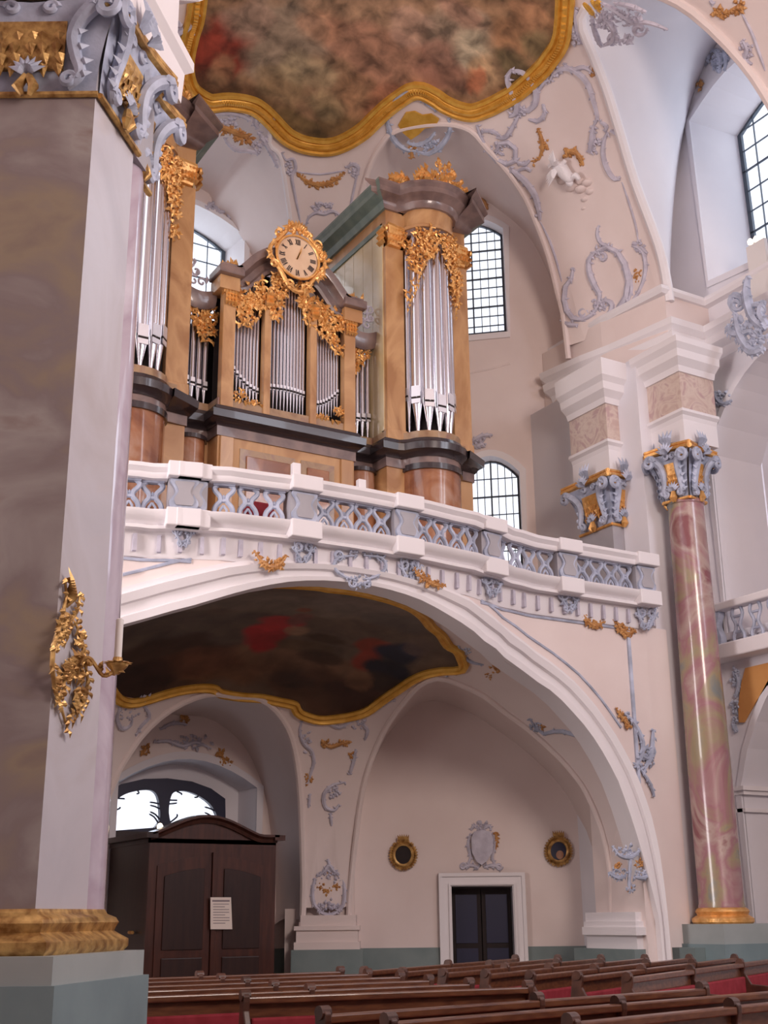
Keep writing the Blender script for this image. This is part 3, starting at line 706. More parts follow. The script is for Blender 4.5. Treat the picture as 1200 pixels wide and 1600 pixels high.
# transom window over the entrance: dark frame with two round-cornered panes
tr = D.objects.new('window_5', None); COL.objects.link(tr); tr.location = (9.8, 24.9, 2.8); struct(tr)
STr = SY(24.85)
def pxpoly(surf, pts): return [surf(x, y) for x, y in pts]
fo = pxpoly(STr, [(150, 1305), (150, 1262), (165, 1240), (190, 1225), (225, 1217), (262, 1216), (300, 1221), (330, 1232), (352, 1248), (353, 1305)])
pa = smoothpts(pxpoly(STr, [(176, 1298), (174, 1275), (178, 1256), (190, 1244), (208, 1237), (232, 1234), (244, 1240), (249, 1256), (250, 1280), (242, 1293)]) , 3)
pb_ = smoothpts(pxpoly(STr, [(268, 1290), (264, 1270), (266, 1250), (272, 1238), (290, 1236), (310, 1243), (328, 1256), (338, 1272), (336, 1281), (310, 1286)]), 3)
def face_holes(surfpts, holes, n, name, m_, par, th):
    o2 = [(p.x, p.z) for p in surfpts]; h2 = [[(p.x, p.z) for p in h] for h in holes]; P = []; Ed = []
    for r_ in [o2] + h2:
        n0 = len(P); P += [Vector(q) for q in r_]; Ed += [(n0 + i, n0 + (i + 1) % len(r_)) for i in range(len(r_))]
    V, E_, Fc, *_ = delaunay_2d_cdt(P, Ed, [], 0, 1e-6); y = surfpts[0].y; mb = MB(); keep = []
    for f in Fc:
        cx = sum(V[i].x for i in f) / 3; cz = sum(V[i].y for i in f) / 3
        if pip(cx, cz, o2) and not any(pip(cx, cz, h) for h in h2): keep.append(tuple(f))
    mb.add([(v.x, y, v.y) for v in V], keep); mb.add([(v.x, y + th, v.y) for v in V], keep)
    for r_ in h2: mb.add([(a, y, b) for a, b in r_] + [(a, y + th, b) for a, b in r_], [(i, (i + 1) % len(r_), len(r_) + (i + 1) % len(r_), len(r_) + i) for i in range(len(r_))])
    return mb.build(name, m_, par)
face_holes(fo, [pa, pb_], None, 'window_frame', 'bluedark', tr, .12)
struct(face_holes([Vector((7.7, 24.88, 3.2)), Vector((12.0, 24.88, 3.2)), Vector((12.0, 24.88, 5.6)), Vector((7.7, 24.88, 5.6))], [fo[:]], None, 'wall_west.008', 'cool', None, .1))
MB().prism([p + Vector((0, .06, 0)) for p in pa], (0, .01, 0)).build('pane', 'glass', tr); MB().prism([p + Vector((0, .06, 0)) for p in pb_], (0, .01, 0)).build('pane', 'glass', tr)
tb = MB()
for q in (pa, pb_):
    c = sum(q, Vector()) / len(q)
    for k in range(9):
        a_ = random.random() * 6.28; p = q[random.randrange(len(q))]; tb.tube(smoothpts([p + Vector((0, .03, 0)), p.lerp(c, .25) + Vector((.03, .03, .03)), p.lerp(c, .38) + Vector((-.03, .03, .05))], 3), [.018] * 6 + [.004], 5)
tb.build('iron_scrollwork', 'bluedark', tr)
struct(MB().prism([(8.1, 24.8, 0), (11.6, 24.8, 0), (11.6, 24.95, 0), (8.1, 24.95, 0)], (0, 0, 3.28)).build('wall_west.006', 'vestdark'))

# ================================================================ GALLERY FRONT
def G(x):        # plan curve of the balustrade front: bows forward in the middle
    d = abs(x - AX); K = [(0, 16.76), (1.0, 16.78), (2.2, 16.90), (2.9, 17.12), (3.5, 17.36), (4.2, 17.50), (12, 17.50)]
    for (a, ya), (b, yb) in zip(K, K[1:]):
        if d <= b: t = (d - a) / (b - a); t = t * t * (3 - 2 * t); return ya + (yb - ya) * t
    return 17.5
def Gpath(x0, x1, off=0., n=None):
    n = n or max(2, int(abs(x1 - x0) / .22)); out = []
    for i in range(n + 1):
        x = lerp(x0, x1, i / n); dx = .02; t = Vector((2 * dx, G(x + dx) - G(x - dx))).normalized(); out.append((x + t.y * off, G(x) - t.x * off))   # off>0: towards the nave
    return out
GX0, GX1 = 2.7, 16.62
ARi = [(177, 967), (227, 947), (270, 932), (320, 920), (360, 914), (400, 910), (450, 908), (500, 909), (565, 914), (623, 927), (686, 954), (748, 994), (798, 1030), (857, 1076), (895, 1117), (927, 1157), (962, 1220), (990, 1300), (1010, 1370), (1027, 1440)]
ARo = [(180, 925), (240, 910), (300, 899), (400, 888), (470, 884), (540, 885), (600, 893), (650, 906), (700, 922), (760, 955), (830, 1008), (900, 1070), (960, 1150), (1000, 1230), (1025, 1320), (1037, 1440)]
ai = smoothpts([onY(x, y, G(onY(x, y, 17).x) + .22) for x, y in ARi], 2); ao = smoothpts([onY(x, y, G(onY(x, y, 17).x) + .22) for x, y in ARo], 2)
def monot(pts):
    """arch as height over the plan x, mirrored about the axis for the left half"""
    R = sorted([(p.x, p.z) for p in pts if p.x >= AX]); R = [(AX, R[0][1])] + R
    Lh = [(2 * AX - x, z) for x, z in reversed(R[1:])]; return Lh + R
Ai, Ao = monot(ai), monot(ao); xr = Ai[-1][0]; xo = Ao[-1][0]
Ai = [(2 * AX - xr, 0)] + Ai + [(xr, 0)]; Ao = [(2 * AX - xo - .02, 0)] + Ao + [(xo + .02, 0)]
# wall face above the arch: cut in (x, z) and bent onto the plan curve
def bent_wall():
    out = [(GX0, 0)] + Ai + [(GX1, 0), (GX1, 7.4)] + [(lerp(GX1, GX0, i / 60), 7.4) for i in range(1, 60)] + [(GX0, 7.4)]
    P = [Vector(q) for q in out]; Ed = [(i, (i + 1) % len(P)) for i in range(len(P))]
    x = GX0 + .2
    while x < GX1:
        for z in (.8, 1.6, 2.4, 3.2, 4, 4.8, 5.6, 6.3, 6.9, 7.2):
            if pip(x, z, out): P.append(Vector((x, z)))
        x += .22
    V, E_, Fc, *_ = delaunay_2d_cdt(P, Ed, [], 0, 1e-6)
    fs = [tuple(f) for f in Fc if pip(sum(V[i].x for i in f) / 3, sum(V[i].y for i in f) / 3, out)]
    mb = MB().add([(v.x, G(v.x) + .25, v.y) for v in V], fs)
    mb.add([(v.x, G(v.x) + .62, v.y) for v in V], fs)
    w = mb.build('wall_gallery', 'plaster', smooth=True); struct(w)
    MB().grid([[(x, G(x) + .25, z), (x, G(x) + .62, z)] for x, z in Ai]).build('arch_soffit', 'white', w, smooth=True)
    # archivolt: stepped band round the arch
    def rad(Aa, k): 
        return Aa
    def mix(t):
        res = []
        for k in range(len(Ai)):
            x, z = Ai[k]
            res.append((x, z))
        return res
    n = 70
    def res(A, n):
        L = [0]
        for (a, b), (c, d) in zip(A, A[1:]): L.append(L[-1] + math.hypot(c - a, d - b))
        out = []; j = 0
        for i in range(n + 1):
            s = L[-1] * i / n
            while j < len(L) - 2 and L[j + 1] < s: j += 1
            t = (s - L[j]) / max(1e-9, L[j + 1] - L[j]); out.append((lerp(A[j][0], A[j + 1][0], t), lerp(A[j][1], A[j + 1][1], t)))
        return out
    a_, b_ = res(Ai, n), res(Ao, n); rows = []
    for (x0, z0), (x1, z1) in zip(a_, b_):
        r = []
        for t, h in ((-.01, 0), (-.01, .10), (.20, .12), (.24, .07), (.52, .08), (.56, .15), (.80, .19), (.84, .08), (1.0, .09), (1.0, 0)):
            x, z = lerp(x0, x1, t), lerp(z0, z1, t); r.append((x, G(x) + .25 - h, z))
        rows.append(r)
    MB().grid(rows).build('archivolt', 'white', w, smooth=True)
    # thin lilac outline that follows the spandrel
    def outl(pts, r=.028): MB().tube([Vector((x, G(x) + .24, z)) for x, z in pts], r, 5).build('lilac_band', 'stucblue', w, smooth=True)
    sp = [b for b in b_ if b[0] > AX + 2.6 and b[1] > 4.0]; sp = [(x + .12 + .10 * (x - AX - 2.6) / 4, z + .16) for x, z in sp]
    top = [(x, 6.84) for x in [lerp(16.15, sp[0][0], i / 20) for i in range(21)]]
    outl([(x, z) for x, z in sp if x < 16.0] ); outl([(16.15, 3.9), (16.15, 5), (16.15, 6.84)], .05); outl(top)
    outl([(2 * AX - x, z) for x, z in sp]); outl([(2 * AX - x, z) for x, z in top])
    return w
gw = bent_wall()
struct(MB().prism([(GX0, 17.75, 6.95), (GX1, 17.75, 6.95), (GX1 + .7, 25.8, 6.95), (GX0 - .7, 25.8, 6.95)], (0, 0, .33)).build('floor.001', 'casepanel'))
struct(MB().prism([(16.12, 17.78, 0), (17.2, 17.78, 0), (17.2, 19.6, 0), (16.25, 19.3, 0)], (0, 0, 6.95)).build('wall_right.003', 'plaster'))
sb2 = MB()
for o_, z0_, z1_ in ((.0, .98, 1.22), (.10, 1.22, 1.36), (.05, 1.36, 1.46), (.0, 1.46, 1.62)): sb2.prism([(15.98 - o_, 17.90 - o_, z0_), (17.0, 17.90 - o_, z0_), (17.0, 19.4, z0_), (16.02 - o_, 19.35, z0_)], (0, 0, z1_ - z0_))
struct(sb2.build('trim_7', 'white')); struct(MB().prism([(15.86, 17.85, 0), (17.0, 17.85, 0), (17.0, 19.6, 0), (15.9, 19.6, 0)], (0, 0, .98)).build('baseboard_right.002', 'dado'))
struct(MB().prism([(2.2, 17.6, 0), (2.7, 17.6, 0), (2.7, 25, 0), (2.2, 25, 0)], (0, 0, 13)).build('wall_left', 'plaster'))
# right edge strip (engaged strip with console) is part of the gallery wall
bal = empty('gallery_balustrade', (AX, 16.9, 7.28), 'grey openwork stone balustrade with pale rail bowing along the organ gallery', 'balustrade')
def sw(prof, name, m_, x0=GX0, x1=GX1, par=bal): return MB().sweep(Gpath(x0, x1), prof).build(name, m_, par, smooth=True)
# travel is +x so the left of travel is +y (away from the nave): offsets are negative towards the nave
sw([(.35, 7.28), (-.02, 7.28), (-.02, 7.33), (.05, 7.36), (-.06, 7.44), (-.12, 7.50), (-.13, 7.56), (.35, 7.56)], 'base_course', 'white')
sw([(.26, 8.08), (-.06, 8.08), (-.08, 8.12), (-.08, 8.17), (-.14, 8.24), (-.14, 8.30), (.32, 8.30), (.32, 8.14)], 'hand_rail', 'white')
fz = sw([(.4, 6.88), (.22, 6.88), (.20, 6.92), (.17, 7.28), (.4, 7.28)], 'frieze', 'white')
# posts
POSTS = [287, 474, 634, 768, 886, 1008]; POSTY = [745, 790, 830, 865, 905, 930]
postx = [onY(x, y, 17.0).x for x, y in zip(POSTS, [760, 790, 830, 865, 890, 915])]
postx = [onY(x, y, G(px)).x for x, y, px in zip(POSTS, [760, 790, 830, 865, 890, 915], postx)]
postL = [2 * AX - postx[3], 2 * AX - postx[4]]
def gframe(x, off=0.):
    t = Vector((.04, G(x + .02) - G(x - .02), 0)).normalized(); n = Vector((t.y, -t.x, 0))
    return Matrix.Translation(Vector((x, G(x), 0)) + n * off) @ Matrix(((t.x, -n.x, 0, 0), (t.y, -n.y, 0, 0), (0, 0, 1, 0), (0, 0, 0, 1)))
def vase_profile(w, z0, z1):   # lyre outline of a pedestal panel
    H = z1 - z0; L = [(.80, 0), (.98, .12), (1.0, .28), (.72, .46), (.60, .60), (.78, .78), (1.0, .90), (.98, 1)]
    R = smoothpts([(a * w, z0 + b * H, 0) for a, b in L], 2); return [(p.x, p.y) for p in R] + [(-p.x, p.y) for p in reversed(R)]
for i, x in enumerate(sorted(postx + postL)):
    T = gframe(x); w = .24
    p = MB().box((-w, -.02, 7.56), (w, .25, 8.08), T).build('pedestal', 'stucblue' if False else 'grey', bal)
    q = vase_profile(.22, 7.58, 8.07); MB().prism([T @ Vector((a, -.02, b)) for a, b in q], (T.to_3x3() @ Vector((0, -.05, 0)))).build('lyre_panel', 'stucblue', p)
    q2 = vase_profile(.15, 7.64, 8.03); MB().prism([T @ Vector((a, -.07, b)) for a, b in q2], (T.to_3x3() @ Vector((0, -.02, 0)))).build('lyre_field', 'grey', p)
    MB().box((-w - .03, -.19, 8.08), (w + .03, .3, 8.33), T).build('rail_block', 'white', bal, bevel=.02)
    MB().box((-w - .03, -.17, 7.29), (w + .03, .3, 7.58), T).build('base_block', 'white', bal, bevel=.02)
# openwork lyre balusters
def baluster(T):
    mb = MB()
    for s in (-1, 1):
        L = smoothpts([(s * .10, 0, 7.56), (s * .145, 0, 7.63), (s * .12, 0, 7.72), (s * .055, 0, 7.80), (s * .06, 0, 7.88), (s * .13, 0, 7.96), (s * .15, 0, 8.02), (s * .09, 0, 8.08)], 3)
        mb.tube([T @ (p + Vector((0, .10, 0))) for p in L], .042, 6)
    mb.tube([T @ Vector((-.05, .10, 7.81)), T @ Vector((.05, .10, 7.81))], .036, 6)
    for s in (-1, 1): mb.tube([T @ Vector((s * .05, .10, z)) for z in (7.56, 7.66)] + [T @ Vector((0, .10, 7.73))], .022, 6)
    mb.lathe(T @ Vector((0, .10, 7.86)), [(.0, -.05), (.04, 0), (.0, .06)], 8)
    mb.box((-.17, .04, 7.55), (.17, .16, 7.59), T); mb.box((-.17, .04, 8.05), (.17, .16, 8.09), T)
    return mb
allp = sorted(postx + postL)
for a, b in zip(allp, allp[1:]):
    n = max(3, round((b - a - .5) / .40))
    for k in range(n):
        x = a + .25 + (b - a - .5) * (k + .5) / n; baluster(gframe(x)).build('baluster', 'stucblue', bal, smooth=True)
# dentil strips in the frieze
for k in range(44):
    x = GX0 + .5 + k * .315
    if x < 5: continue
    T = gframe(x); MB().box((-.03, .12, 6.95), (.03, .2, 7.22), T).build('triglyph', 'stucco', fz)
# consoles: rocaille stucco under each post
def SG(off=.05):
    def f(px, py):
        p = onY(px, py, 17.1)
        for _ in range(4): p = onY(px, py, G(p.x) + .17 - off)
        return p
    return f
SGf = SG(); SGw = SG(-.05); SGg = SG(.13)
def stucco(name, m_, fn, label=None, group=None, parent=None, cat='ornament', smooth=False):
    mb = MB(); fn(mb); o = mb.build(name, m_, parent, smooth=smooth)
    if label: tag(o, label, cat, group)
    return o
def console(px, py):
    def f(mb):
        for s in (-1, 1):
            stroke(mb, SGf, spiral(px + s * 9, py - 8, 9, 90 - s * 90, s * 1.2, .2), 2.6, 6)
            stroke(mb, SGf, spiral(px + s * 5, py + 12, 6, 0, -s * 1.1, .2), 2.0, 4)
            stroke(mb, SGf, [(px + s * 14, py - 18), (px + s * 12, py - 2), (px + s * 6, py + 10), (px + s * 3, py + 20)], 2.4, 6)
        cluster(mb, SGf, px, py, 13, 17, 22, 7)
    return f
for i, (px, py) in enumerate([(287, 836), (474, 862), (640, 890), (770, 913), (890, 938), (1010, 965)]):
    stucco('console_ornament', 'stucblue', console(px, py), parent=gw)
for i, (a, b, s, w) in enumerate([((398, 862), (447, 870), 20, 12), ((648, 890), (692, 915), 8, 11), ((908, 955), (943, 970), 14, 10), ((958, 962), (990, 985), 14, 11)]):
    stucco('garland', 'russet', lambda mb: festoon(mb, SGg if i < 2 else SGw, a, b, s, w, 12), parent=gw)
def keyst(mb):
    for s in (-1, 1):
        stroke(mb, SGf, [(562 + s * 6, 868), (562 + s * 34, 872), (562 + s * 40, 888), (562 + s * 22, 902), (562 + s * 6, 905)], 3, 12)
        stroke(mb, SGf, spiral(562 + s * 34, 868, 9, 90, s * 1.2, .2), 2.6, 5)
        stroke(mb, SGf, spiral(562 + s * 10, 912, 8, -90, s * 1.1, .2), 2.6, 5)
    cluster(mb, SGf, 560, 910, 14, 10, 16, 8); cluster(mb, SGf, 563, 860, 16, 7, 14, 8)
stucco('keystone_cartouche', 'stucblue', keyst, parent=gw)
def cornerS(mb):
    stroke(mb, SGw, [(975, 1115), (990, 1130), (1003, 1160), (1000, 1185), (990, 1200)], 4, 14); stroke(mb, SGw, spiral(1010, 1175, 14, -60, 1.2, .3), 3.5, 8)
    stroke(mb, SGw, [(1020, 1140), (1016, 1180), (1005, 1205)], 4, 8); stroke(mb, SGw, [(1000, 1200), (1015, 1225), (1022, 1245)], 3, 8); cluster(mb, SGw, 1005, 1190, 16, 16, 20, 8)
stucco('spandrel_scroll', 'stucblue', cornerS, parent=gw)
stucco('spandrel_leaf', 'russet', lambda mb: festoon(mb, SGw, (963, 1108), (985, 1136), 3, 9, 8), parent=gw)
# things on the rail
def onrail(px, py, dz=8.3):
    p = onZ(px, py, dz); return p
for i, (px, lab, h) in enumerate([(465, 'white post lamp on the rail over the second post from the left', .27), (567, 'short white post standing on the rail right of the taller one', .22)]):
    x = onY(px, 750, 16.8).x; T = gframe(x, -.1); r_ = empty('rail_lamp', tuple(T.translation) [:2] + (8.30,), lab, 'lamp', 'white posts on the gallery rail')
    z = 8.33 if i == 0 else 8.30
    MB().box((-.085, -.07, z), (.085, .07, z + .03), T).build('foot', 'white', r_); MB().box((-.07, -.055, z + .03), (.07, .055, z + h), T).build('housing', 'white', r_, bevel=.01)
# dark red seat behind the balusters
sx = onY(410, 785, 18.0).x
chr_ = empty('gallery_chair', (sx, 18.0, 7.28), 'dark red upholstered seat glimpsed through the balusters below the organ', 'chair')
MB().box((sx - .28, 18.1, 7.7), (sx + .28, 18.2, 8.3)).build('backrest', 'red', chr_, bevel=.03); MB().box((sx - .28, 17.7, 7.65), (sx + .28, 18.15, 7.75)).build('seat', 'red', chr_, bevel=.02)
for a, b in ((-.25, 17.72), (.22, 17.72), (-.25, 18.15), (.22, 18.15)): MB().box((sx + a, b, 7.28), (sx + a + .04, b + .04, 7.65)).build('leg', 'pew', chr_)

# ================================================================ ORGAN
org = empty('organ', (AX, 19.5, 7.28), 'pipe organ in a marbled ochre case with silver pipes and gilded carving', 'organ')
OC = 9.60
def P2(*l): return [(OC + x, y) for x, y in l]
def bow(cx, y, r, a0, a1, n, dep): return [(cx + r * math.cos(math.radians(lerp(a0, a1, i / n))), y + dep * math.sin(math.radians(lerp(a0, a1, i / n)))) for i in range(n + 1)]
Yt, Yr, Yc, Yb = 19.35, 19.85, 19.45, 22.2
half = [(4.13, Yt), (3.72, Yt)] + bow(3.12, Yt, .6, 0, -180, 10, .52) + [(2.52, Yt), (2.10, Yt), (2.08, Yr), (1.44, Yr), (1.42, Yc)]
half_r = half
planR = [(OC + x, y) for x, y in half]; planL = [(OC - x, y) for x, y in half]
front = planL + planR[::-1]        # from left to right
front = [(OC - 4.13, Yb)] + front + [(OC + 4.13, Yb)]
# orientation: travelling left to right along the front, the nave is on the right (-y): positive offset = away from the nave
def osw(prof, name, m_, par=org, smooth=True): return MB().sweep(front, prof).build(name, m_, par, smooth=smooth)
osw([(.12, 7.28), (-.04, 7.28), (-.04, 7.6), (0, 7.66), (0, 10.0), (.12, 10.0)], 'case_base', 'case', smooth=True)
osw([(.15, 9.93), (-.03, 9.93), (-.03, 10.12), (.15, 10.12)], 'frieze_band', 'darkmould')
osw([(.2, 10.12), (-.05, 10.12), (-.10, 10.2), (-.18, 10.24), (-.19, 10.38), (-.10, 10.43), (-.08, 10.5), (.2, 10.5)], 'base_cornice', 'blackline')
osw([(.2, 10.5), (-.04, 10.5), (-.04, 10.66), (.2, 10.66)], 'pipe_sill', 'casepanel')
# interior and lid (dark) so that nothing is seen through
MB().prism([(OC - 1.4, 20.2, 10.5), (OC + 1.4, 20.2, 10.5), (OC + 1.4, 22.0, 10.5), (OC - 1.4, 22.0, 10.5)], (0, 0, 2.1)).build('wind_chest', 'dark', org)
for s in (-1, 1): 
    MB().prism([(OC + s * 1.4, 20.35, 10.5), (OC + s * 2.12, 20.35, 10.5), (OC + s * 2.12, 22, 10.5), (OC + s * 1.4, 22, 10.5)], (0, 0, 2.0)).build('wind_chest', 'dark', org)
    # tower body
    MB().prism([(OC + s * 2.12, Yt + .12, 10.5), (OC + s * 4.11, Yt + .12, 10.5), (OC + s * 4.11, Yb, 10.5), (OC + s * 2.12, Yb, 10.5)][::s], (0, 0, 4.9)).build('tower_body', 'dark', org)
    for sd in (2.10, 4.13):
        for k in range(7):
            y0 = lerp(Yt + .06, Yb, k / 7); y1 = lerp(Yt + .06, Yb, (k + 1) / 7) - .012; x = OC + s * sd
            MB().box((x - .02, y0, 10.5), (x + .02, y1, 15.3)).build('side_board', 'caseside', org)
    # pilasters with gilt capitals
    for a, b in ((2.10, 2.53), (3.70, 4.13)):
        x0, x1 = sorted((OC + s * a, OC + s * b))
        pl = MB().box((x0, Yt - .05, 10.5), (x1, Yt + .15, 14.78)).build('pilaster', 'case', org, bevel=.012)
        MB().box((x0 - .02, Yt - .08, 10.5), (x1 + .02, Yt + .15, 10.72)).build('pilaster_base', 'case', pl, bevel=.015)
        cp = MB(); cp.lathe(((x0 + x1) / 2, Yt + .02, 14.78), [(.24, 0), (.26, .05), (.23, .08), (.25, .2), (.33, .36), (.36, .40), (.34, .46)], 4, rot=PI / 4, sx=1, sy=.75)
        SYc = lambda X0, Z0: None
        for r_ in range(3):
            for q in range(6):
                px_ = lerp(x0, x1, (q + .5) / 6); cp.leaf(Vector((px_, Yt - .1, 14.82 + r_ * .13)), Vector((0, -.25, 1)), Vector((0, -1, 0)), .17, .05, 1.2)
                py_ = lerp(Yt - .08, Yt + .12, q / 5)
                for xx, dx in ((x0 - .03, -1), (x1 + .03, 1)): cp.leaf(Vector((xx, py_, 14.82 + r_ * .13)), Vector((dx * .3, 0, 1)), Vector((dx, 0, 0)), .16, .05, 1.2)
        for xx in (x0 - .04, x1 + .04):
            sp_ = [Vector((xx, Yt - .12 + .075 * math.cos(t) * (1 - t / 9), 15.12 + .075 * math.sin(t) * (1 - t / 9))) for t in [k * .6 for k in range(14)]]
            cp.tube(sp_, .03, 5)
        cp.build('capital', 'gilt', pl)
    # entablature of the tower, following the bow
    tp = [(4.13, Yb), (4.13, Yt - .05), (3.72, Yt - .05)] + bow(3.12, Yt - .05, .6, 0, -180, 10, .52) + [(2.52, Yt - .05), (2.10, Yt - .05), (2.10, Yb)]
    path = [(OC + s * x, y) for x, y in tp]
    if s > 0: path = path[::-1]
    MB().sweep(path, [(.3, 15.20), (-.02, 15.20), (-.02, 15.27), (.02, 15.30), (.02, 15.62), (-.03, 15.66), (.3, 15.66)]).build('tower_frieze', 'case', org, smooth=True)
    MB().sweep(path, [(.3, 15.63), (-.05, 15.63), (-.10, 15.70), (-.12, 15.76), (-.22, 15.82), (-.30, 15.86), (-.30, 15.98), (-.36, 16.05), (-.36, 16.10), (.3, 16.12)]).build('tower_cornice', 'darkmould', org, smooth=True)
    tc_ = [o for o in COL.objects if o.name.startswith('tower_cornice')][-1]; tc_.data.materials.append(M['green'])
    for p_ in tc_.data.polygons:
        if p_.center.y + 19.5 > Yt + .6: p_.material_index = 1
    sx_ = OC + s * 2.10; oo = -s
    MB().prism([(sx_ + oo * .0, Yt + .1, 15.2), (sx_ + oo * .05, Yt + .1, 15.2), (sx_ + oo * .05, Yb, 15.2), (sx_, Yb, 15.2)][::s], (0, 0, .12)).build('side_moulding', 'green', org)
    pass
    MB().prism([(OC + s * 2.1, Yt, 16.0), (OC + s * 4.13, Yt, 16.0), (OC + s * 4.13, Yb, 16.0), (OC + s * 2.1, Yb, 16.0)][::s], (0, 0, .1)).build('tower_roof', 'green', org)
    # dark rule under the pipe shades, top of the bow
    bp_ = [(OC + s * x, y) for x, y in bow(3.12, Yt - .02, .58, 0, -180, 12, .5)]
    if s > 0: bp_ = bp_[::-1]
    MB().sweep(bp_, [(.05, 15.06), (-.02, 15.06), (-.02, 15.22), (.05, 15.22)]).build('dark_rule', 'darkmould', org, smooth=True)
    # bowed lower body of the tower: red-brown marble, and dark quarter columns in the recess
    lb = [(OC + s * x, y) for x, y in bow(3.12, Yt, .62, 0, -180, 14, .56)]
    if s > 0: lb = lb[::-1]
    MB().sweep(lb, [(.3, 7.7), (0, 7.7), (0, 9.90), (.3, 9.90)]).build('bowed_panel', 'casedark', org, smooth=True)
    MB().sweep(lb, [(.3, 9.86), (-.04, 9.86), (-.04, 9.98), (.3, 9.98)]).build('bow_band', 'blackline', org, smooth=True)
    MB().lathe((OC + s * 1.80, Yr + .05, 7.3), [(.30, 0), (.30, 2.6)], 20).build('recess_column', 'casedark', org, smooth=True)
    MB().lathe((OC + s * 1.80, Yr + .05, 9.86), [(.34, 0), (.34, .08)], 20).build('column_band', 'blackline', org, smooth=True)
# base panels in the middle
for x0, x1 in ((-1.38, -1.12), (1.12, 1.38)): MB().box((OC + x0, Yc - .05, 7.6), (OC + x1, Yc, 9.92)).build('base_pilaster', 'case', org, bevel=.01)
for x0, x1 in ((-.98, .15), (.27, .98)):
    p = MB().box((OC + x0, Yc - .02, 7.9), (OC + x1, Yc, 9.75)).build('base_panel', 'casepanel', org)
    MB().box((OC + x0 + .12, Yc - .05, 8.0), (OC + x1 - .12, Yc - .02, 9.62)).build('raised_field', 'casedark', p, bevel=.015)
# middle pilasters
for a, b, zt_ in ((-1.42, -1.17, 12.84), (1.17, 1.42, 12.84), (-.56, -.42, 13.0), (.42, .56, 13.0)):
    pl = MB().box((OC + a, Yc - .08, 10.5), (OC + b, Yc + .1, zt_)).build('pilaster', 'case', org, bevel=.01)
    cp = MB()
    for r_ in range(3):
        for q in range(4): cp.leaf(Vector((OC + lerp(a, b, (q + .5) / 4), Yc - .12, zt_ - .30 + r_ * .09)), Vector((0, -.3, 1)), Vector((0, -1, 0)), .14, .04, 1.2)
    cp.box((OC + a - .02, Yc - .13, zt_ - .06), (OC + b + .02, Yc, zt_)); cp.build('capital', 'gilt', pl)
# swooping centre cornice
def ctop(x):   # underside height of the centre cornice over the plan x (from the axis)
    d = abs(x)
    K = [(0, 13.55), (.40, 13.52), (.58, 13.38), (.74, 13.18), (.92, 12.98), (1.12, 12.90), (1.5, 12.90)]
    for (a, za), (b, zb_) in zip(K, K[1:]):
        if d <= b: t = (d - a) / (b - a); return lerp(za, zb_, t)
    return 12.9
rows = []
for i in range(61):
    x = lerp(-1.52, 1.52, i / 60); z = ctop(x); e = .01; g = (ctop(x + e) - ctop(x - e)) / (2 * e); n = Vector((-g, 0, 1)).normalized()
    base = Vector((OC + x, 0, z)); rows.append([tuple(base + n * h + Vector((0, y, 0))) for y, h in ((Yc + .1, 0), (Yc - .06, 0), (Yc - .08, .06), (Yc - .03, .10), (Yc - .04, .22), (Yc - .12, .27), (Yc - .20, .30), (Yc - .24, .40), (Yc - .24, .44), (Yc + .3, .46), (Yc + .3, .3), (Yc + .1, 0))])
mb = MB().grid(rows); mb.add(rows[0][:-1], [tuple(range(11))]); mb.add(rows[-1][:-1], [tuple(range(11))]); mb.build('centre_cornice', 'darkmould', org, smooth=True)
for s in (-1, 1):
    x0, x1 = sorted((OC + s * 1.13, OC + s * 1.54)); MB().box((x0, Yc - .16, 12.84), (x1, Yc + .3, 13.12)).build('cornice_block', 'case', org, bevel=.01)
    MB().box((x0 - .05, Yc - .28, 13.12), (x1 + .05, Yc + .3, 13.30)).build('cornice_cap', 'darkmould', org, bevel=.03)
    x0, x1 = sorted((OC + s * 1.44, OC + s * 2.1)); 
    cc = MB(); rr = []
    for i in range(13):
        t = i / 12; x = lerp(OC + s * 1.44, OC + s * 2.1, t); z = 12.62 - .10 * math.sin(PI * t) ; rr.append([(x, Yr + .1, z), (x, Yr - .12, z), (x, Yr - .18, z + .12), (x, Yr - .2, z + .34), (x, Yr + .3, z + .36)])
    cc.grid(rr); cc.build('recess_cornice', 'darkmould', org, smooth=True)
# backs (dark) behind centre pipes, following the cornice
MB().prism([(OC - 1.4, Yc + .35, 10.5), (OC + 1.4, Yc + .35, 10.5)] + [(OC + lerp(1.4, -1.4, i / 20), Yc + .35, ctop(lerp(1.4, -1.4, i / 20)) + .1) for i in range(21)], (0, .04, 0)).build('back_board', 'dark', org)
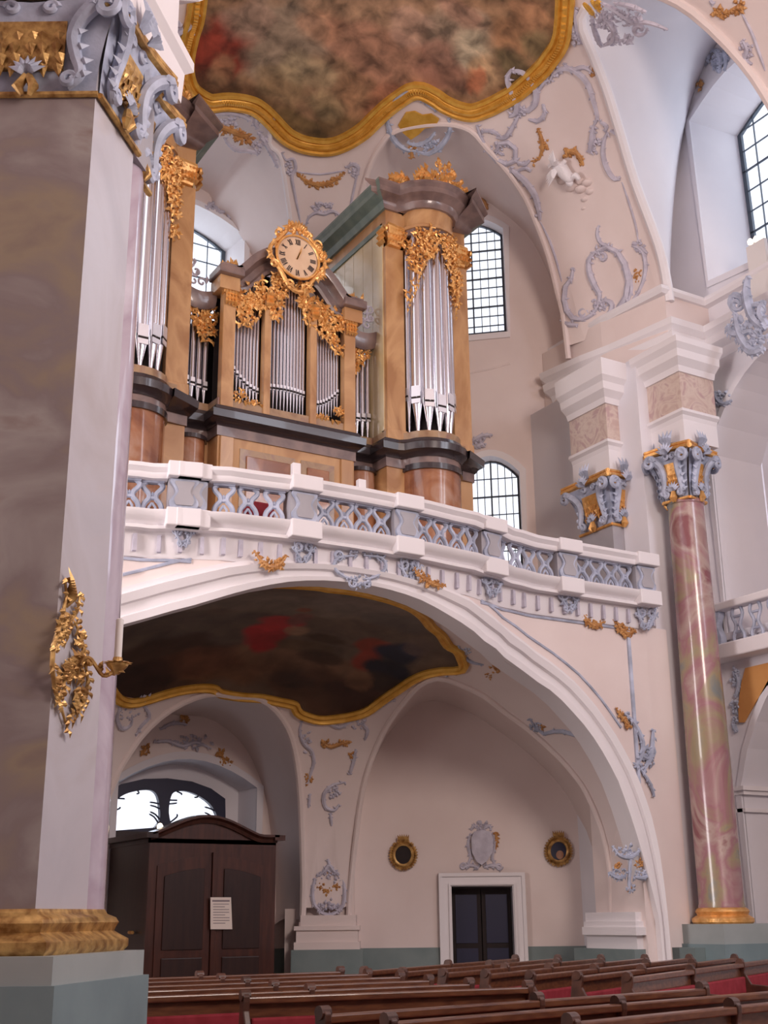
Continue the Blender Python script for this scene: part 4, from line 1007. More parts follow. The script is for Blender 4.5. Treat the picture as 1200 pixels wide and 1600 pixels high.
# ---- pipes
def pipe(x, y, z0, zf, zt_, r, face=(0, -1)):
    """foot z0..zf, body zf..zt_, with a flattened mouth just above the foot"""
    f = Vector((face[0], face[1], 0)).normalized(); c = Vector((x, y, 0))
    b = MB().lathe((x, y, zf), [(r * .97, 0), (r, .02), (r, zt_ - zf)], 14).build('organ_pipe', 'tin', org, smooth=True)
    MB().lathe((x, y, z0), [(r * .22, 0), (r * .40, (zf - z0) * .3), (r * .97, zf - z0)], 12).build('pipe_foot', 'tin', b, smooth=True)
    mh = min(.55, max(.09, r * 2.1)); s = f.cross(Vector((0, 0, 1))); w = r * .74; q = c + f * (r * .93)
    mo = MB(); mo.prism([q + s * w + Vector((0, 0, zf - r * .9)), q - s * w + Vector((0, 0, zf - r * .9)), q - s * w * 1.02 + Vector((0, 0, zf - .015)), q + s * w * 1.02 + Vector((0, 0, zf - .015))], -f * (-.012))
    mo.prism([q + s * w + Vector((0, 0, zf + .03)), q - s * w + Vector((0, 0, zf + .03)), q - s * w * .95 + Vector((0, 0, zf + mh)), q + s * w * .95 + Vector((0, 0, zf + mh))], -f * (-.015))
    mo.build('pipe_mouth', 'tinlip', b)
    MB().box((q + s * w).to_tuple()[:0] + (-w, -.006, 0), (w, .012, .045), Matrix.Translation(q + Vector((0, 0, zf - .015))) @ Matrix((( s.x, -f.x, 0, 0), (s.y, -f.y, 0, 0), (0, 0, 1, 0), (0, 0, 0, 1)))).build('mouth_slot', 'dark', b)
for s in (-1, 1):
    n = 7
    for k in range(n):
        a_ = math.radians(lerp(-172, -8, k / (n - 1))); x = OC + s * 3.12 + .47 * math.cos(a_); y = Yt + .10 + .46 * math.sin(a_)
        c_ = abs(k - 3); pipe(x, y, 10.66, 11.22 + .09 * c_, 15.1, .125 if c_ < 3 else .09, (math.cos(a_) * .8, math.sin(a_)))
    n = 5
    for k in range(n):
        x = OC + s * lerp(1.52, 2.02, k / (n - 1)); pipe(x, Yr + .10, 10.62, 11.02 + (k * .02), 12.6, .056)
for x0, x1, n, zf0, zf1, arc in ((-1.14, -.58, 8, 11.35, 10.98, 1), (-.39, .39, 11, 11.12, 11.12, 0), (.58, 1.14, 9, 10.98, 11.35, 1)):
    for k in range(n):
        t = (k + .5) / n; r = (x1 - x0) / n / 2 * .90; x = OC + lerp(x0, x1, t)
        tt = t if x0 > 0 else 1 - t; zf = lerp(10.98, 11.36, tt ** 1.8) if arc else 11.12 + .03 * abs(k - 5) * 0
        z0_ = 10.66 + (.30 * tt ** 2.2 if arc else 0)
        pipe(x, Yc + .12 - (0 if arc else .06 * math.sin(PI * t)), z0_, zf, ctop(x - OC) - .02, r)
# ---- gilded pipe shades
def shade(name, region, y, lbl=None, n=26, seed=1, dep=.05, surf=None):
    """openwork acanthus carving inside a region: list of (x0, x1, zlow, zhigh) columns"""
    random.seed(seed); mb = MB(); Sf = surf
    for i in range(n):
        t = random.random(); k = t * (len(region) - 1); j = min(int(k), len(region) - 2); f = k - j
        x = lerp(region[j][0], region[j + 1][0], f); za = lerp(region[j][1], region[j + 1][1], f); zb_ = lerp(region[j][2], region[j + 1][2], f)
        q = random.random(); z = lerp(za, zb_, q); yy = y(x) if callable(y) else y
        r = min(.12, max(.045, (zb_ - za) * .28)) * random.uniform(.7, 1.2); a0 = random.random() * 6.28; dr = random.choice((-1, 1))
        pts = [Vector((x + r * (1 - m * .075) * math.cos(a0 + dr * m * .5), yy - dep * random.uniform(.2, .5), z + r * (1 - m * .075) * math.sin(a0 + dr * m * .5))) for m in range(11)]
        mb.tube(pts, [r * .25 * (1 - m * .06) for m in range(11)], 5)
        for m in (2, 5, 8):
            d = (pts[m] - Vector((x, pts[m].y, z))); mb.leaf(pts[m], d + Vector((0, -.03, 0)), Vector((0, -1, 0)), r * 1.0, r * .32, .8)
    for i in range(len(region) - 1):     # lower rim leaf edge
        (xa, za, _), (xb, zb_, __) = region[i], region[i + 1]; m_ = max(2, int(abs(xb - xa) / .07) + int(abs(zb_ - za) / .1))
        for k in range(m_):
            t = k / m_; x = lerp(xa, xb, t); yy = y(x) if callable(y) else y
            mb.leaf(Vector((x, yy - .02, lerp(za, zb_, t) + .05)), Vector((random.uniform(-.6, .6), -.2, -1)), Vector((0, -1, 0)), random.uniform(.08, .14), .035, .9)
    return mb.build(name, 'gilt', org)
yb_ = lambda s: (lambda x: Yt - .04 - .50 * math.sqrt(max(0, 1 - ((x - (OC + s * 3.12)) / .6) ** 2)))
for s in (-1, 1):
    c = OC + s * 3.12
    shade('carved_pipe_shade', [(c - .59, 13.35, 15.1), (c - .50, 13.75, 15.1), (c - .38, 14.3, 15.1), (c - .2, 14.62, 15.1), (c, 14.95, 15.12), (c + .2, 14.62, 15.1), (c + .38, 14.3, 15.1), (c + .5, 13.75, 15.1), (c + .59, 13.35, 15.1)], yb_(s), n=90, seed=5 + s)
    L = [(1.46, 11.9, 12.6), (1.6, 12.0, 12.6), (1.8, 12.3, 12.6), (2.0, 12.45, 12.6)]
    shade('carved_pipe_shade', [(OC + s * a, b, c_) for a, b, c_ in L], Yr - .03, n=26, seed=9 + s)
    L = [(.58, 12.5, 13.2), (.7, 12.42, 13.15), (.85, 12.35, 13.0), (1.0, 12.2, 12.92), (1.15, 12.05, 12.9)]
    L2 = [(.58, 12.72, 13.2), (.7, 12.42, 13.15), (.85, 12.3, 13.0), (1.0, 12.28, 12.92), (1.15, 12.35, 12.9)]
    shade('carved_pipe_shade', [(OC + s * a, b, c_) for a, b, c_ in (L if s > 0 else L2)], Yc - .02, n=44, seed=12 + s)
    shade('carved_foot_ornament', [(OC + s * .6, 10.66, 10.72), (OC + s * .85, 10.66, 10.78), (OC + s * 1.15, 10.66, 10.98)], Yc - .0, n=16, seed=20 + s)
    shade('carved_pipe_shade', [(OC + s * .40, 12.55, 13.4), (OC + s * .32, 12.75, 13.4), (OC + s * .2, 13.0, 13.4), (OC + s * .1, 13.15, 13.35)], Yc - .05, n=26, seed=30 + s)
    # gilded crests on the tower and vases on the centre
    def crest(cx, y0, w, h, seed):
        random.seed(seed); mb = MB()
        for i in range(46):
            u = random.uniform(-1, 1); hh = h * (1 - abs(u) ** 1.3) + .08; z = 16.1 + random.random() * hh; r = .085 * random.uniform(.6, 1.2); a0 = random.random() * 6.28; dr = random.choice((-1, 1))
            yy = y0 - .1 * (1 - u * u); pts = [Vector((cx + u * w + r * (1 - m * .07) * math.cos(a0 + dr * m * .55), yy + random.uniform(-.01, .01), z + r * (1 - m * .07) * math.sin(a0 + dr * m * .55))) for m in range(10)]
            mb.tube(pts, [.026 * (1 - m * .05) for m in range(10)], 5)
            mb.leaf(Vector((cx + u * w, yy, z)), Vector((u * .5, -.1, 1)), Vector((0, -1, 0)), .2, .055, .6)
        return mb.build('gilded_crest', 'gilt', org)
    crest(OC + s * 3.12, Yt - .62, .62, .50, 40 + s); crest(OC + s * 2.32, Yt - .25, .2, .10, 50 + s); crest(OC + s * 3.95, Yt - .25, .22, .12, 60 + s)
    random.seed(70 + s); mb = MB()
    for i in range(14): mb.leaf(Vector((OC + s * 1.34 + random.uniform(-.16, .16), Yc - .1, 13.30)), Vector((random.uniform(-.5, .5), 0, 1)), Vector((0, -1, 0)), random.uniform(.10, .26), .04, .3)
    mb.build('gilded_finial', 'gilt', org)
    mb = MB()
    for q, (dx, dz, r) in enumerate([(-.12, .12, .10), (.05, .12, .11), (.0, .33, .12), (.14, .30, .09), (.12, .5, .10)]):
        sp_ = [Vector((OC + s * (1.85 + dx) + r * (1 - m * .06) * math.cos(m * .55 + q), Yr - .1, 12.98 + dz + r * (1 - m * .06) * math.sin(m * .55 + q))) for m in range(13)]
        mb.tube(sp_, .022, 5); mb.leaf(sp_[0], Vector((0, 0, 1)), Vector((0, -1, 0)), .15, .04)
    mb.build('carved_scroll', 'stucco', org)
# ---- clock
clk = empty('clock', (OC, Yc - .25, 13.75), 'round-dialled clock in a gilded rococo frame on top of the organ centre', 'clock')
cy_ = Yc - .30; cz = 13.82; dr = .43
MB().lathe((0, 0, 0), [(0, 0), (.46, 0), (.46, .05), (0, .06)], 32).build('tmp', 'dial') if False else None
dm_ = MB(); ring_ = [Vector((OC + dr * math.cos(t), cy_, cz + dr * math.sin(t))) for t in [2 * PI * i / 40 for i in range(40)]]
dm_.prism(ring_, (0, .06, 0)); dial = dm_.build('dial', 'dial', clk)
def numeral(sx, ang):
    mb = MB(); w = .0; adv = {'I': .028, 'V': .055, 'X': .055}; tot = sum(adv[c] for c in sx); x = -tot / 2
    Rm = Matrix.Translation((OC + .335 * math.sin(ang), cy_ - .006, cz + .335 * math.cos(ang))) @ Matrix.Rotation(ang, 4, 'Y')
    def bar(xa, za, xb, zb_, th): d = Vector((xb - xa, 0, zb_ - za)).normalized(); n = Vector((d.z, 0, -d.x)) * th; mb.prism([Rm @ (Vector((xa, 0, za)) + n), Rm @ (Vector((xb, 0, zb_)) + n), Rm @ (Vector((xb, 0, zb_)) - n), Rm @ (Vector((xa, 0, za)) - n)], (0, -.004, 0))
    for c in sx:
        a = adv[c]; h = .06
        if c == 'I': bar(x + a / 2, -h, x + a / 2, h, .009)
        if c == 'V': bar(x + .006, h, x + a / 2, -h, .009); bar(x + a - .006, h, x + a / 2, -h, .006)
        if c == 'X': bar(x + .006, h, x + a - .006, -h, .009); bar(x + .006, -h, x + a - .006, h, .006)
        x += a
    return mb
for i, sx in enumerate(['XII', 'I', 'II', 'III', 'IIII', 'V', 'VI', 'VII', 'VIII', 'IX', 'X', 'XI']): numeral(sx, i * PI / 6).build('numeral', 'blackline', dial)
for ang, L, w in ((math.radians(25), .20, .016), (math.radians(20), .29, .011)):
    Rm = Matrix.Translation((OC, cy_ - .014, cz)) @ Matrix.Rotation(ang, 4, 'Y'); MB().prism([Rm @ Vector(p) for p in ((-w, 0, -.05), (w, 0, -.05), (w * .8, 0, L * .7), (0, 0, L), (-w * .8, 0, L * .7))], (0, -.006, 0)).build('clock_hand', 'gilt', dial)
random.seed(4); mb = MB()
def fr_r(t): return .50 + .10 * abs(math.cos(2 * t)) ** 3 + .10 * max(0, math.sin(t)) ** 6 + .12 * max(0, -math.sin(t)) ** 6
mb.tube([Vector((OC + .46 * math.cos(t), cy_ - .02, cz + .46 * math.sin(t))) for t in [2 * PI * i / 40 for i in range(41)]], .028, 6, cap=False)
mb.tube([Vector((OC + fr_r(t) * math.cos(t), cy_ + .0, cz + fr_r(t) * 1.03 * math.sin(t))) for t in [2 * PI * i / 60 for i in range(61)]], .045, 6, cap=False)
for i in range(60):
    t = random.random() * 6.28; r = random.uniform(.48, fr_r(t) + .03); p = Vector((OC + r * math.cos(t), cy_ + .0, cz + r * math.sin(t)))
    mb.leaf(p, Vector((math.cos(t) + random.uniform(-1, 1), -.2, math.sin(t) + random.uniform(-1, 1))), Vector((0, -1, 0)), random.uniform(.10, .20), .045, .7)
for s in (-1, 1):
    for (x, z, r) in ((.42, .40, .10), (.50, -.28, .10), (.16, .56, .08), (.18, -.62, .09)):
        mb.tube([Vector((OC + s * x + r * (1 - m * .06) * math.cos(m * .55), cy_ - .02, cz + z + r * (1 - m * .06) * math.sin(m * .55))) for m in range(13)], .028, 5)
for k in range(7): mb.leaf(Vector((OC + (k - 3) * .035, cy_, cz + .58)), Vector(((k - 3) * .18, 0, 1)), Vector((0, -1, 0)), .24 - abs(k - 3) * .02, .05, .3)
mb.build('gilded_frame', 'gilt', clk)

# ================================================================ COMPOSITE CAPITALS
def cap_face(blue, gold, T, w, h, flare=.22, cols=True):
    """one face of a rococo capital. T: x along the face, -y outwards, z up, origin at the foot of the face centre"""
    def q(x, y, z): return T @ Vector((x, -y, z))
    n = 8; rows = []
    for i in range(n + 1):       # concave bell
        t = i / n; fl = flare * t ** 2.2
        rows.append([q(lerp(-1, 1, j / 6) * (w + fl), fl * (1 - .35 * (1 - abs(lerp(-1, 1, j / 6))) * t) , t * h * .86) for j in range(7)])
    blue.grid(rows)
    L, B = T.to_3x3() @ Vector((1, 0, 0)), T.to_3x3() @ Vector((0, -1, 0)); Z = Vector((0, 0, 1))
    # gold field with hanging leaves
    for i in range(5):
        for k in range(4):
            x = lerp(-.42, .42, i / 4) * w; z = h * (.62 - .11 * k); gold.leaf(q(x + random.uniform(-.01, .01), flare * .12 + .02, z), -Z + L * random.uniform(-.3, .3) + B * .2, B, h * .15, w * .085, .9)
    gold.prism([q(-.5 * w, .0 + .02, h * .24), q(.5 * w, .02, h * .24), q(.55 * w, .10, h * .68), q(-.55 * w, .10, h * .68)], B * .03)
    # side S-scrolls ending in corner volutes
    for s in (-1, 1):
        S = smoothpts([(s * w * .58, .06, h * .06), (s * w * .78, .09, h * .16), (s * w * .70, .10, h * .34), (s * w * .66, .14, h * .52), (s * w * .84, .22, h * .68), (s * (w + flare * .5), .30, h * .80)], 4)
        blue.tube([q(*p) for p in S], [h * lerp(.045, .075, i / (len(S) - 1)) for i in range(len(S))], 7)
        c = (s * (w + flare * .55), .24, h * .72)
        V = [(c[0] - s * math.cos(a) * .115 * h * (1 - a / 12), c[1] + .06, c[2] + math.sin(a) * .125 * h * (1 - a / 12)) for a in [.5 * k for k in range(20)]]
        blue.tube([q(*p) for p in V], h * .045, 6)
        gold.lathe(q(c[0], c[1] + .06, c[2] - .02), [(0, 0), (.035, .02), (0, .05)], 8)
        V = [(s * (w * .62) + s * math.cos(a) * .075 * h * (1 - a / 10), .10, h * .10 + math.sin(a) * .075 * h * (1 - a / 10)) for a in [.5 * k for k in range(15)]]
        blue.tube([q(*p) for p in V], h * .032, 6)
        for k in range(5): blue.leaf(q(*S[3 + 3 * k]), L * s + Z * .4, B, h * .14, h * .04, .6)
        V = [(s * w * .30 + s * math.cos(a) * .07 * h * (1 - a / 10), .16, h * .80 + math.sin(a) * .06 * h * (1 - a / 10)) for a in [.5 * k for k in range(15)]]
        blue.tube([q(*p) for p in V], h * .03, 6)
    # shell drop at the foot, centre crest
    for k in range(7):
        a = math.radians(lerp(-70, 70, k / 6)); blue.leaf(q(0, .07, h * .16), Z * math.cos(a) + L * math.sin(a) + B * .3, B, h * .18, h * .04, .7)
        blue.leaf(q(0, flare + .03, h * .84), Z * math.cos(a) + L * math.sin(a) + B * .3, B, h * .22, h * .045, .5)
    for s in (-1, 1): gold.tube([q(s * .02 * w, .1, h * .14), q(s * .12 * w, .12, h * .02), q(s * .05 * w, .09, -h * .05)], [h * .035, h * .05, h * .02], 6)
    # abacus (concave) and astragal
    A = [(lerp(-1, 1, i / 10) * (w + flare * 1.25), flare * (1.15 - .55 * math.cos(lerp(-1, 1, i / 10) * PI / 2)), 0) for i in range(11)]
    for z, r in ((h * .90, h * .05), (h * .97, h * .035)): gold.tube([q(x, y, z + .05 * h * math.cos(x / (w + flare) * PI / 2)) for x, y, _ in A], r, 6)
    gold.tube([q(lerp(-1, 1, i / 6) * (w + .03), .02, 0) for i in range(7)], h * .03, 6)
    # flame finial at the middle of the abacus
    for k in range(4): blue.leaf(q((k - 1.5) * .03, flare * .8, h * 1.0), Z + L * (k - 1.5) * .25, B, h * .30, h * .05, .3)
def Tface(p, d):       # p: foot centre, d: unit direction along the face, the outside is to the right of d
    n = Vector((-d.y, d.x, 0)); return Matrix.Translation(p) @ Matrix(((d.x, n.x, 0, 0), (d.y, n.y, 0, 0), (0, 0, 1, 0), (0, 0, 0, 1)))

# ================================================================ NEAR PIER ON THE LEFT
A0 = Vector((2.90, 10.27, 0)); d2 = Vector((.669, .743, 0)); d1 = Vector((.857, -.515, 0)); n2 = Vector((.743, -.669, 0))
Bq = A0 + d2 * .98; L0 = A0 - d1 * 3.6; Cc = Vector((3.50, 11.49, 0))
pierL = empty('marble_pier', (1.5, 12, 0), 'huge grey-beige marbled pier on a green plinth at the left edge', 'pier')
back = [Bq - n2 * 2.4, L0 + Vector((-.1, 2.4, 0))]
def flat(path): return [(p.x, p.y) for p in path]
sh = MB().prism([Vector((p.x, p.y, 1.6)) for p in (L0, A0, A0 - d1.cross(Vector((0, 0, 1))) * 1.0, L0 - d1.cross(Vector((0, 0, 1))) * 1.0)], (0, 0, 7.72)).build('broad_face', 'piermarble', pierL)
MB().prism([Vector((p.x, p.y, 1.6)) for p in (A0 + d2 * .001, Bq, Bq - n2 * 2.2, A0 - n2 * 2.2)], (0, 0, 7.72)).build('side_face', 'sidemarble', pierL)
MB().lathe((Cc.x, Cc.y, 1.6), [(.37, 0), (.37, .05), (.36, .1), (.335, 7.72)], 40).build('engaged_column', 'pinkmarble', pierL, smooth=True)
pathP = flat([L0, A0, A0 + d2 * 1.30, A0 + d2 * 1.30 - n2 * 1.8])
MB().sweep(pathP, [(.9, 1.33), (-.16, 1.33), (-.19, 1.37), (-.19, 1.43), (-.13, 1.47), (-.09, 1.50), (-.10, 1.53), (-.12, 1.57), (-.10, 1.61), (-.04, 1.64), (-.02, 1.68), (.9, 1.68)]).build('base_moulding', 'giltdark', pierL, smooth=True)
MB().sweep(pathP, [(.9, 1.12), (-.30, 1.12), (-.30, 1.33), (.9, 1.33)]).build('plinth_step', 'plinth', pierL)
MB().sweep(pathP, [(.9, 0), (-.34, 0), (-.34, 1.12), (.9, 1.12)]).build('plinth', 'plinthlo', pierL)
random.seed(11)
bl, gd = MB(), MB(); capL = empty('pier_capital', (2.9, 10.27, 9.3), 'large blue-grey and gold rococo capital on the marbled pier at top left', 'capital')
cap_face(bl, gd, Tface(A0 - d1 * .66 + Vector((0, 0, 9.32)), d1), .66, 1.15, .24)
cap_face(bl, gd, Tface(A0 - d1 * 2.05 + Vector((0, 0, 9.32)), d1), .55, 1.15, .2)
cap_face(bl, gd, Tface(A0 + d2 * .52 + n2 * .02 + Vector((0, 0, 9.32)), d2), .48, 1.15, .24)
cap_face(bl, gd, Tface(A0 + d2 * 1.40 - n2 * .15 + Vector((0, 0, 9.32)), d2), .34, 1.15, .24)
bl.build('scrollwork', 'stucblue', capL, smooth=True); gd.build('gilded_leaves', 'giltdark', capL, smooth=True)
MB().sweep(flat([L0, A0, A0 + d2 * 1.62, A0 + d2 * 1.62 - n2 * 1.8]), [(.9, 10.5), (-.18, 10.5), (-.20, 10.9), (-.28, 10.98), (-.28, 11.1), (-.12, 11.12), (-.12, 11.9), (-.3, 12.0), (-.6, 12.4), (-.62, 12.7), (.9, 12.8)]).build('entablature', 'white', pierL)
MB().prism([Vector((p.x, p.y, 9.32)) for p in (L0, A0, Bq + d2 * .5, Bq + d2 * .5 - n2 * 1.8, L0 + Vector((0, 2, 0)))], (0, 0, 3.4)).build('pier_core', 'grey', pierL)

# gilded wall bracket with candle on the pier
S2 = SP(A0 + n2 * .03, n2)
random.seed(21)
sc_ = empty('wall_sconce', tuple(S2(105, 1030)), 'gilded rocaille wall bracket with a candle arm on the near pier', 'sconce')
mb = MB()
for pts, w, lv in (([(101, 905), (103, 930), (98, 955), (90, 985), (82, 1010), (80, 1040), (84, 1075), (93, 1100), (102, 1130)], 2.6, 22),
                   ([(124, 925), (121, 950), (112, 965), (102, 980), (94, 995), (88, 1020)], 2.4, 12), ([(118, 975), (126, 1000), (130, 1022), (124, 1040), (108, 1046), (100, 1060), (98, 1090)], 2.6, 14),
                   ([(130, 1030), (136, 1060), (132, 1090), (122, 1110), (108, 1120), (102, 1145)], 2.4, 14), ([(97, 1040), (112, 1052), (126, 1058)], 3, 8), ([(115, 1080), (120, 1095), (114, 1108)], 2.2, 6)):
    stroke(mb, S2, pts, w * 1.5, lv * 2, leafpx=17)
cluster(mb, S2, 112, 1045, 14, 12, 34, 18); cluster(mb, S2, 90, 1075, 7, 22, 26, 15); cluster(mb, S2, 98, 975, 8, 20, 26, 14); cluster(mb, S2, 122, 1000, 6, 16, 18, 14); cluster(mb, S2, 128, 1085, 6, 20, 18, 13)
for q in range(7): mb.leaf(S2(104, 925 + q * 4), Vector((0, 0, 1)) + d2 * (q - 3) * .12, n2, .22, .035, .3)
mb.build('rocaille', 'giltdark', sc_)
armb = S2(112, 1045); tip = Vector((armb.x + .46, armb.y - .12, 0)); 
tipz = onP(183, 1045, tip, Vector(_h)); tip = tipz
mb = MB(); ap = smoothpts([armb, armb.lerp(tip, .35) + Vector((0, 0, .10)), armb.lerp(tip, .7) - Vector((0, 0, .06)), tip], 5); mb.tube(ap, .018, 6)
for i in range(14): mb.leaf(ap[1 + i % (len(ap) - 2)], Vector((random.uniform(-1, 1), random.uniform(-.5, .5), random.uniform(-1, 1))), Vector((.3, -1, .2)), .09, .025, .8)
mb.build('arm', 'giltdark', sc_)
mb = MB(); mb.lathe((tip.x, tip.y, tip.z - .05), [(.02, 0), (.05, .03), (.09, .07), (.10, .09), (.05, .10), (.04, .15)], 12)
for i in range(12): a = i * PI / 6; mb.leaf(Vector((tip.x + .05 * math.cos(a), tip.y + .05 * math.sin(a), tip.z)), Vector((math.cos(a), math.sin(a), .6)), Vector((0, 0, 1)), .1, .03, .7)
mb.build('drip_pan', 'giltdark', sc_)
MB().lathe((tip.x, tip.y, tip.z + .08), [(.034, 0), (.034, .36), (.02, .37)], 12).build('candle', 'candle', sc_, smooth=True)

# ================================================================ COLUMN AND PILASTER ON THE RIGHT
cb = onY(1131, 1450, 17.35); cx_, cyy = cb.x, 17.35
colr = empty('marble_column', (cx_, cyy, 0), 'tall pink and green marbled column with gilded base right of the gallery', 'column')
MB().lathe((cx_, cyy, 1.68), [(.43, 0), (.43, .03), (.415, .08), (.41, 2.6), (.36, 7.78), (.38, 7.80), (.38, 7.86)], 40).build('shaft', 'colmarble', colr, smooth=True)
MB().lathe((cx_, cyy, 1.40), [(.53, 0), (.56, .03), (.56, .09), (.50, .13), (.46, .15), (.47, .18), (.49, .21), (.47, .25), (.43, .28)], 36).build('base', 'gilt', colr, smooth=True)
MB().box((cx_ - .62, cyy - .60, 1.06), (cx_ + .62, cyy + .6, 1.40)).build('plinth_block', 'plinth', colr); MB().box((cx_ - .66, cyy - .63, 0), (cx_ + .66, cyy + .6, 1.06)).build('plinth', 'plinthlo', colr)
struct(MB().box((16.7, 17.3 - .1, 0), (cx_ - .66, 17.9, 1.0)).build('baseboard_right', 'dado'))
random.seed(31); bl, gd = MB(), MB(); c2 = empty('column_capital', (cx_, cyy, 9.5), 'blue-grey and gold scrolled capital on the pink marbled column', 'capital')
tocam = Vector((-.0, -1, 0))
for k in range(4):
    a = math.radians(90 * k + 14); nrm = Vector((math.sin(a), -math.cos(a), 0)); d = Vector((-nrm.y, nrm.x, 0)); cap_face(bl, gd, Tface(Vector((cx_ - .02, cyy, 9.54)) + nrm * .30, d), .27, 1.12, .20)
bl.build('scrollwork', 'stucblue', c2, smooth=True); gd.build('gilded_leaves', 'gilt', c2, smooth=True)
MB().lathe((cx_, cyy, 9.54), [(.34, 0), (.33, .9), (.45, 1.2)], 16).build('core', 'grey', c2)
# pilaster, seen above the gallery rail
pil = empty('marble_pilaster', (16.85, 19.1, 7.3), 'grey marbled pilaster behind the right end of the gallery rail', 'pilaster')
MB().box((16.74, 18.62, 7.28), (17.04, 19.68, 9.30)).build('shaft', 'grey', pil)
random.seed(33); bl, gd = MB(), MB(); c3 = empty('pilaster_capital', (16.85, 19.1, 9.3), 'blue-grey and gold scrolled capital above the gallery rail, left of the column', 'capital')
cap_face(bl, gd, Tface(Vector((16.74, 19.12, 9.32)), Vector((0, -1, 0))), .50, 1.12, .22)
cap_face(bl, gd, Tface(Vector((16.98, 18.62, 9.32)), Vector((1, 0, 0))), .24, 1.12, .22)
bl.build('scrollwork', 'stucblue', c3, smooth=True); gd.build('gilded_leaves', 'gilt', c3, smooth=True)
MB().box((16.78, 18.66, 9.3), (17.04, 19.64, 10.6)).build('core', 'grey', c3)

# ================================================================ RIGHT ARCADE (side aisle openings)
XA = 18.72
def uA(px, py): p = onX(px, py, XA); return (-p.y, p.z)
yj = -uA(1130, 900)[0]; yl = -uA(1160, 1235)[0]; zi = uA(1160, 1232)[1]
def arch_op(yleft, yright, z0, zs, rise): return [(-yleft, z0), (-yright, z0), (-yright, zs)] + [(lerp(-yright, -yleft, i / 14), zs + rise * math.sin(PI * i / 14) ** .75) for i in range(1, 14)] + [(-yleft, zs)]
up_o = arch_op(yj, yj - 4.2, 7.0, 10.9, 1.7); lo_o = arch_op(yl, yl - 4.0, 0.0, zi, 2.3)
arc, TA = wall_cut('wall_right.004', (XA, 0, 0), Vector((0, -1, 0)), -17.92, -9.5, 0, 12.9, [up_o, lo_o], 'cool', thick=1.5, nrm=Vector((-1, 0, 0)), splay=.0, jamb='cool')
struct(MB().box((22.6, 8, 0), (22.8, 19, 13)).build('wall_right.005', 'cool')); struct(MB().box((20.3, 17.6, 0), (22.8, 17.9, 13)).build('wall_right.006', 'cool'))
struct(MB().box((18.9, 8, 12.7), (22.8, 18, 12.9)).build('ceiling.009', 'cool')); struct(MB().box((18.8, 8, 6.5), (22.8, 18, 6.9)).build('floor.002', 'cool'))
im = MB()
for z0_, z1_, o_ in ((zi - .45, zi - .38, .05), (zi - .12, zi - .04, .07), (zi - .04, zi + .04, .12)): im.box((XA - o_, yl - .02 - o_, z0_), (XA + 1.5, 17.8, z1_))
struct(im.build('trim_6', 'white'))
struct(MB().box((XA - .05, yl, 0), (XA + 1.5, 17.9, 1.0)).build('baseboard_right.001', 'dado'))
of = [onX(x, y, XA - .02) for x, y in ((1166, 1044), (1200, 1036), (1260, 1022), (1260, 1060), (1230, 1058), (1200, 1072), (1182, 1097), (1170, 1118), (1164, 1129), (1156, 1129), (1155, 1102), (1160, 1066))]
MB().prism(of, (-.03, 0, 0)).build('orange_field', 'orange', arc)
sb_ = empty('side_balustrade', (XA, 15, 7.3), 'grey balustrade with lyre balusters along the side gallery at right edge', 'balustrade')
ztop = uA(1125, 948)[1]; zbot = uA(1130, 1037)[1]; dz = ztop - zbot
MB().box((XA - .42, 10, zbot), (XA + .1, yj + .45, zbot + dz * .26)).build('base_course', 'white', sb_, bevel=.03)
MB().box((XA - .30, 10, ztop - .16), (XA - .02, yj + .40, ztop)).build('hand_rail', 'white', sb_, bevel=.03)
zb0, zb1 = zbot + dz * .26, ztop - .16
def T_side(y): return Matrix.Translation((XA - .16, y, 0)) @ Matrix.Rotation(-PI / 2, 4, 'Z')
MB().prism([T_side(yj + .2) @ Vector((a, -.08, b)) for a, b in vase_profile(.2, zb0, zb1)], Vector((.16, 0, 0))).build('pedestal', 'stucblue', sb_)
def bal2(y):
    mb = MB(); T = T_side(y)
    for s in (-1, 1):
        L = smoothpts([(s * .12, 0, zb0), (s * .14, 0, lerp(zb0, zb1, .2)), (s * .05, 0, lerp(zb0, zb1, .48)), (s * .14, 0, lerp(zb0, zb1, .8)), (s * .10, 0, zb1)], 3); mb.tube([T @ p for p in L], .036, 6)
    for z, w in ((.3, .10), (.5, .05), (.75, .12)): mb.tube([T @ Vector((-w, 0, lerp(zb0, zb1, z))), T @ Vector((w, 0, lerp(zb0, zb1, z)))], .028, 6)
    return mb
for k in range(8): bal2(yj - .42 - k * .48).build('baluster', 'stucblue', sb_, smooth=True)

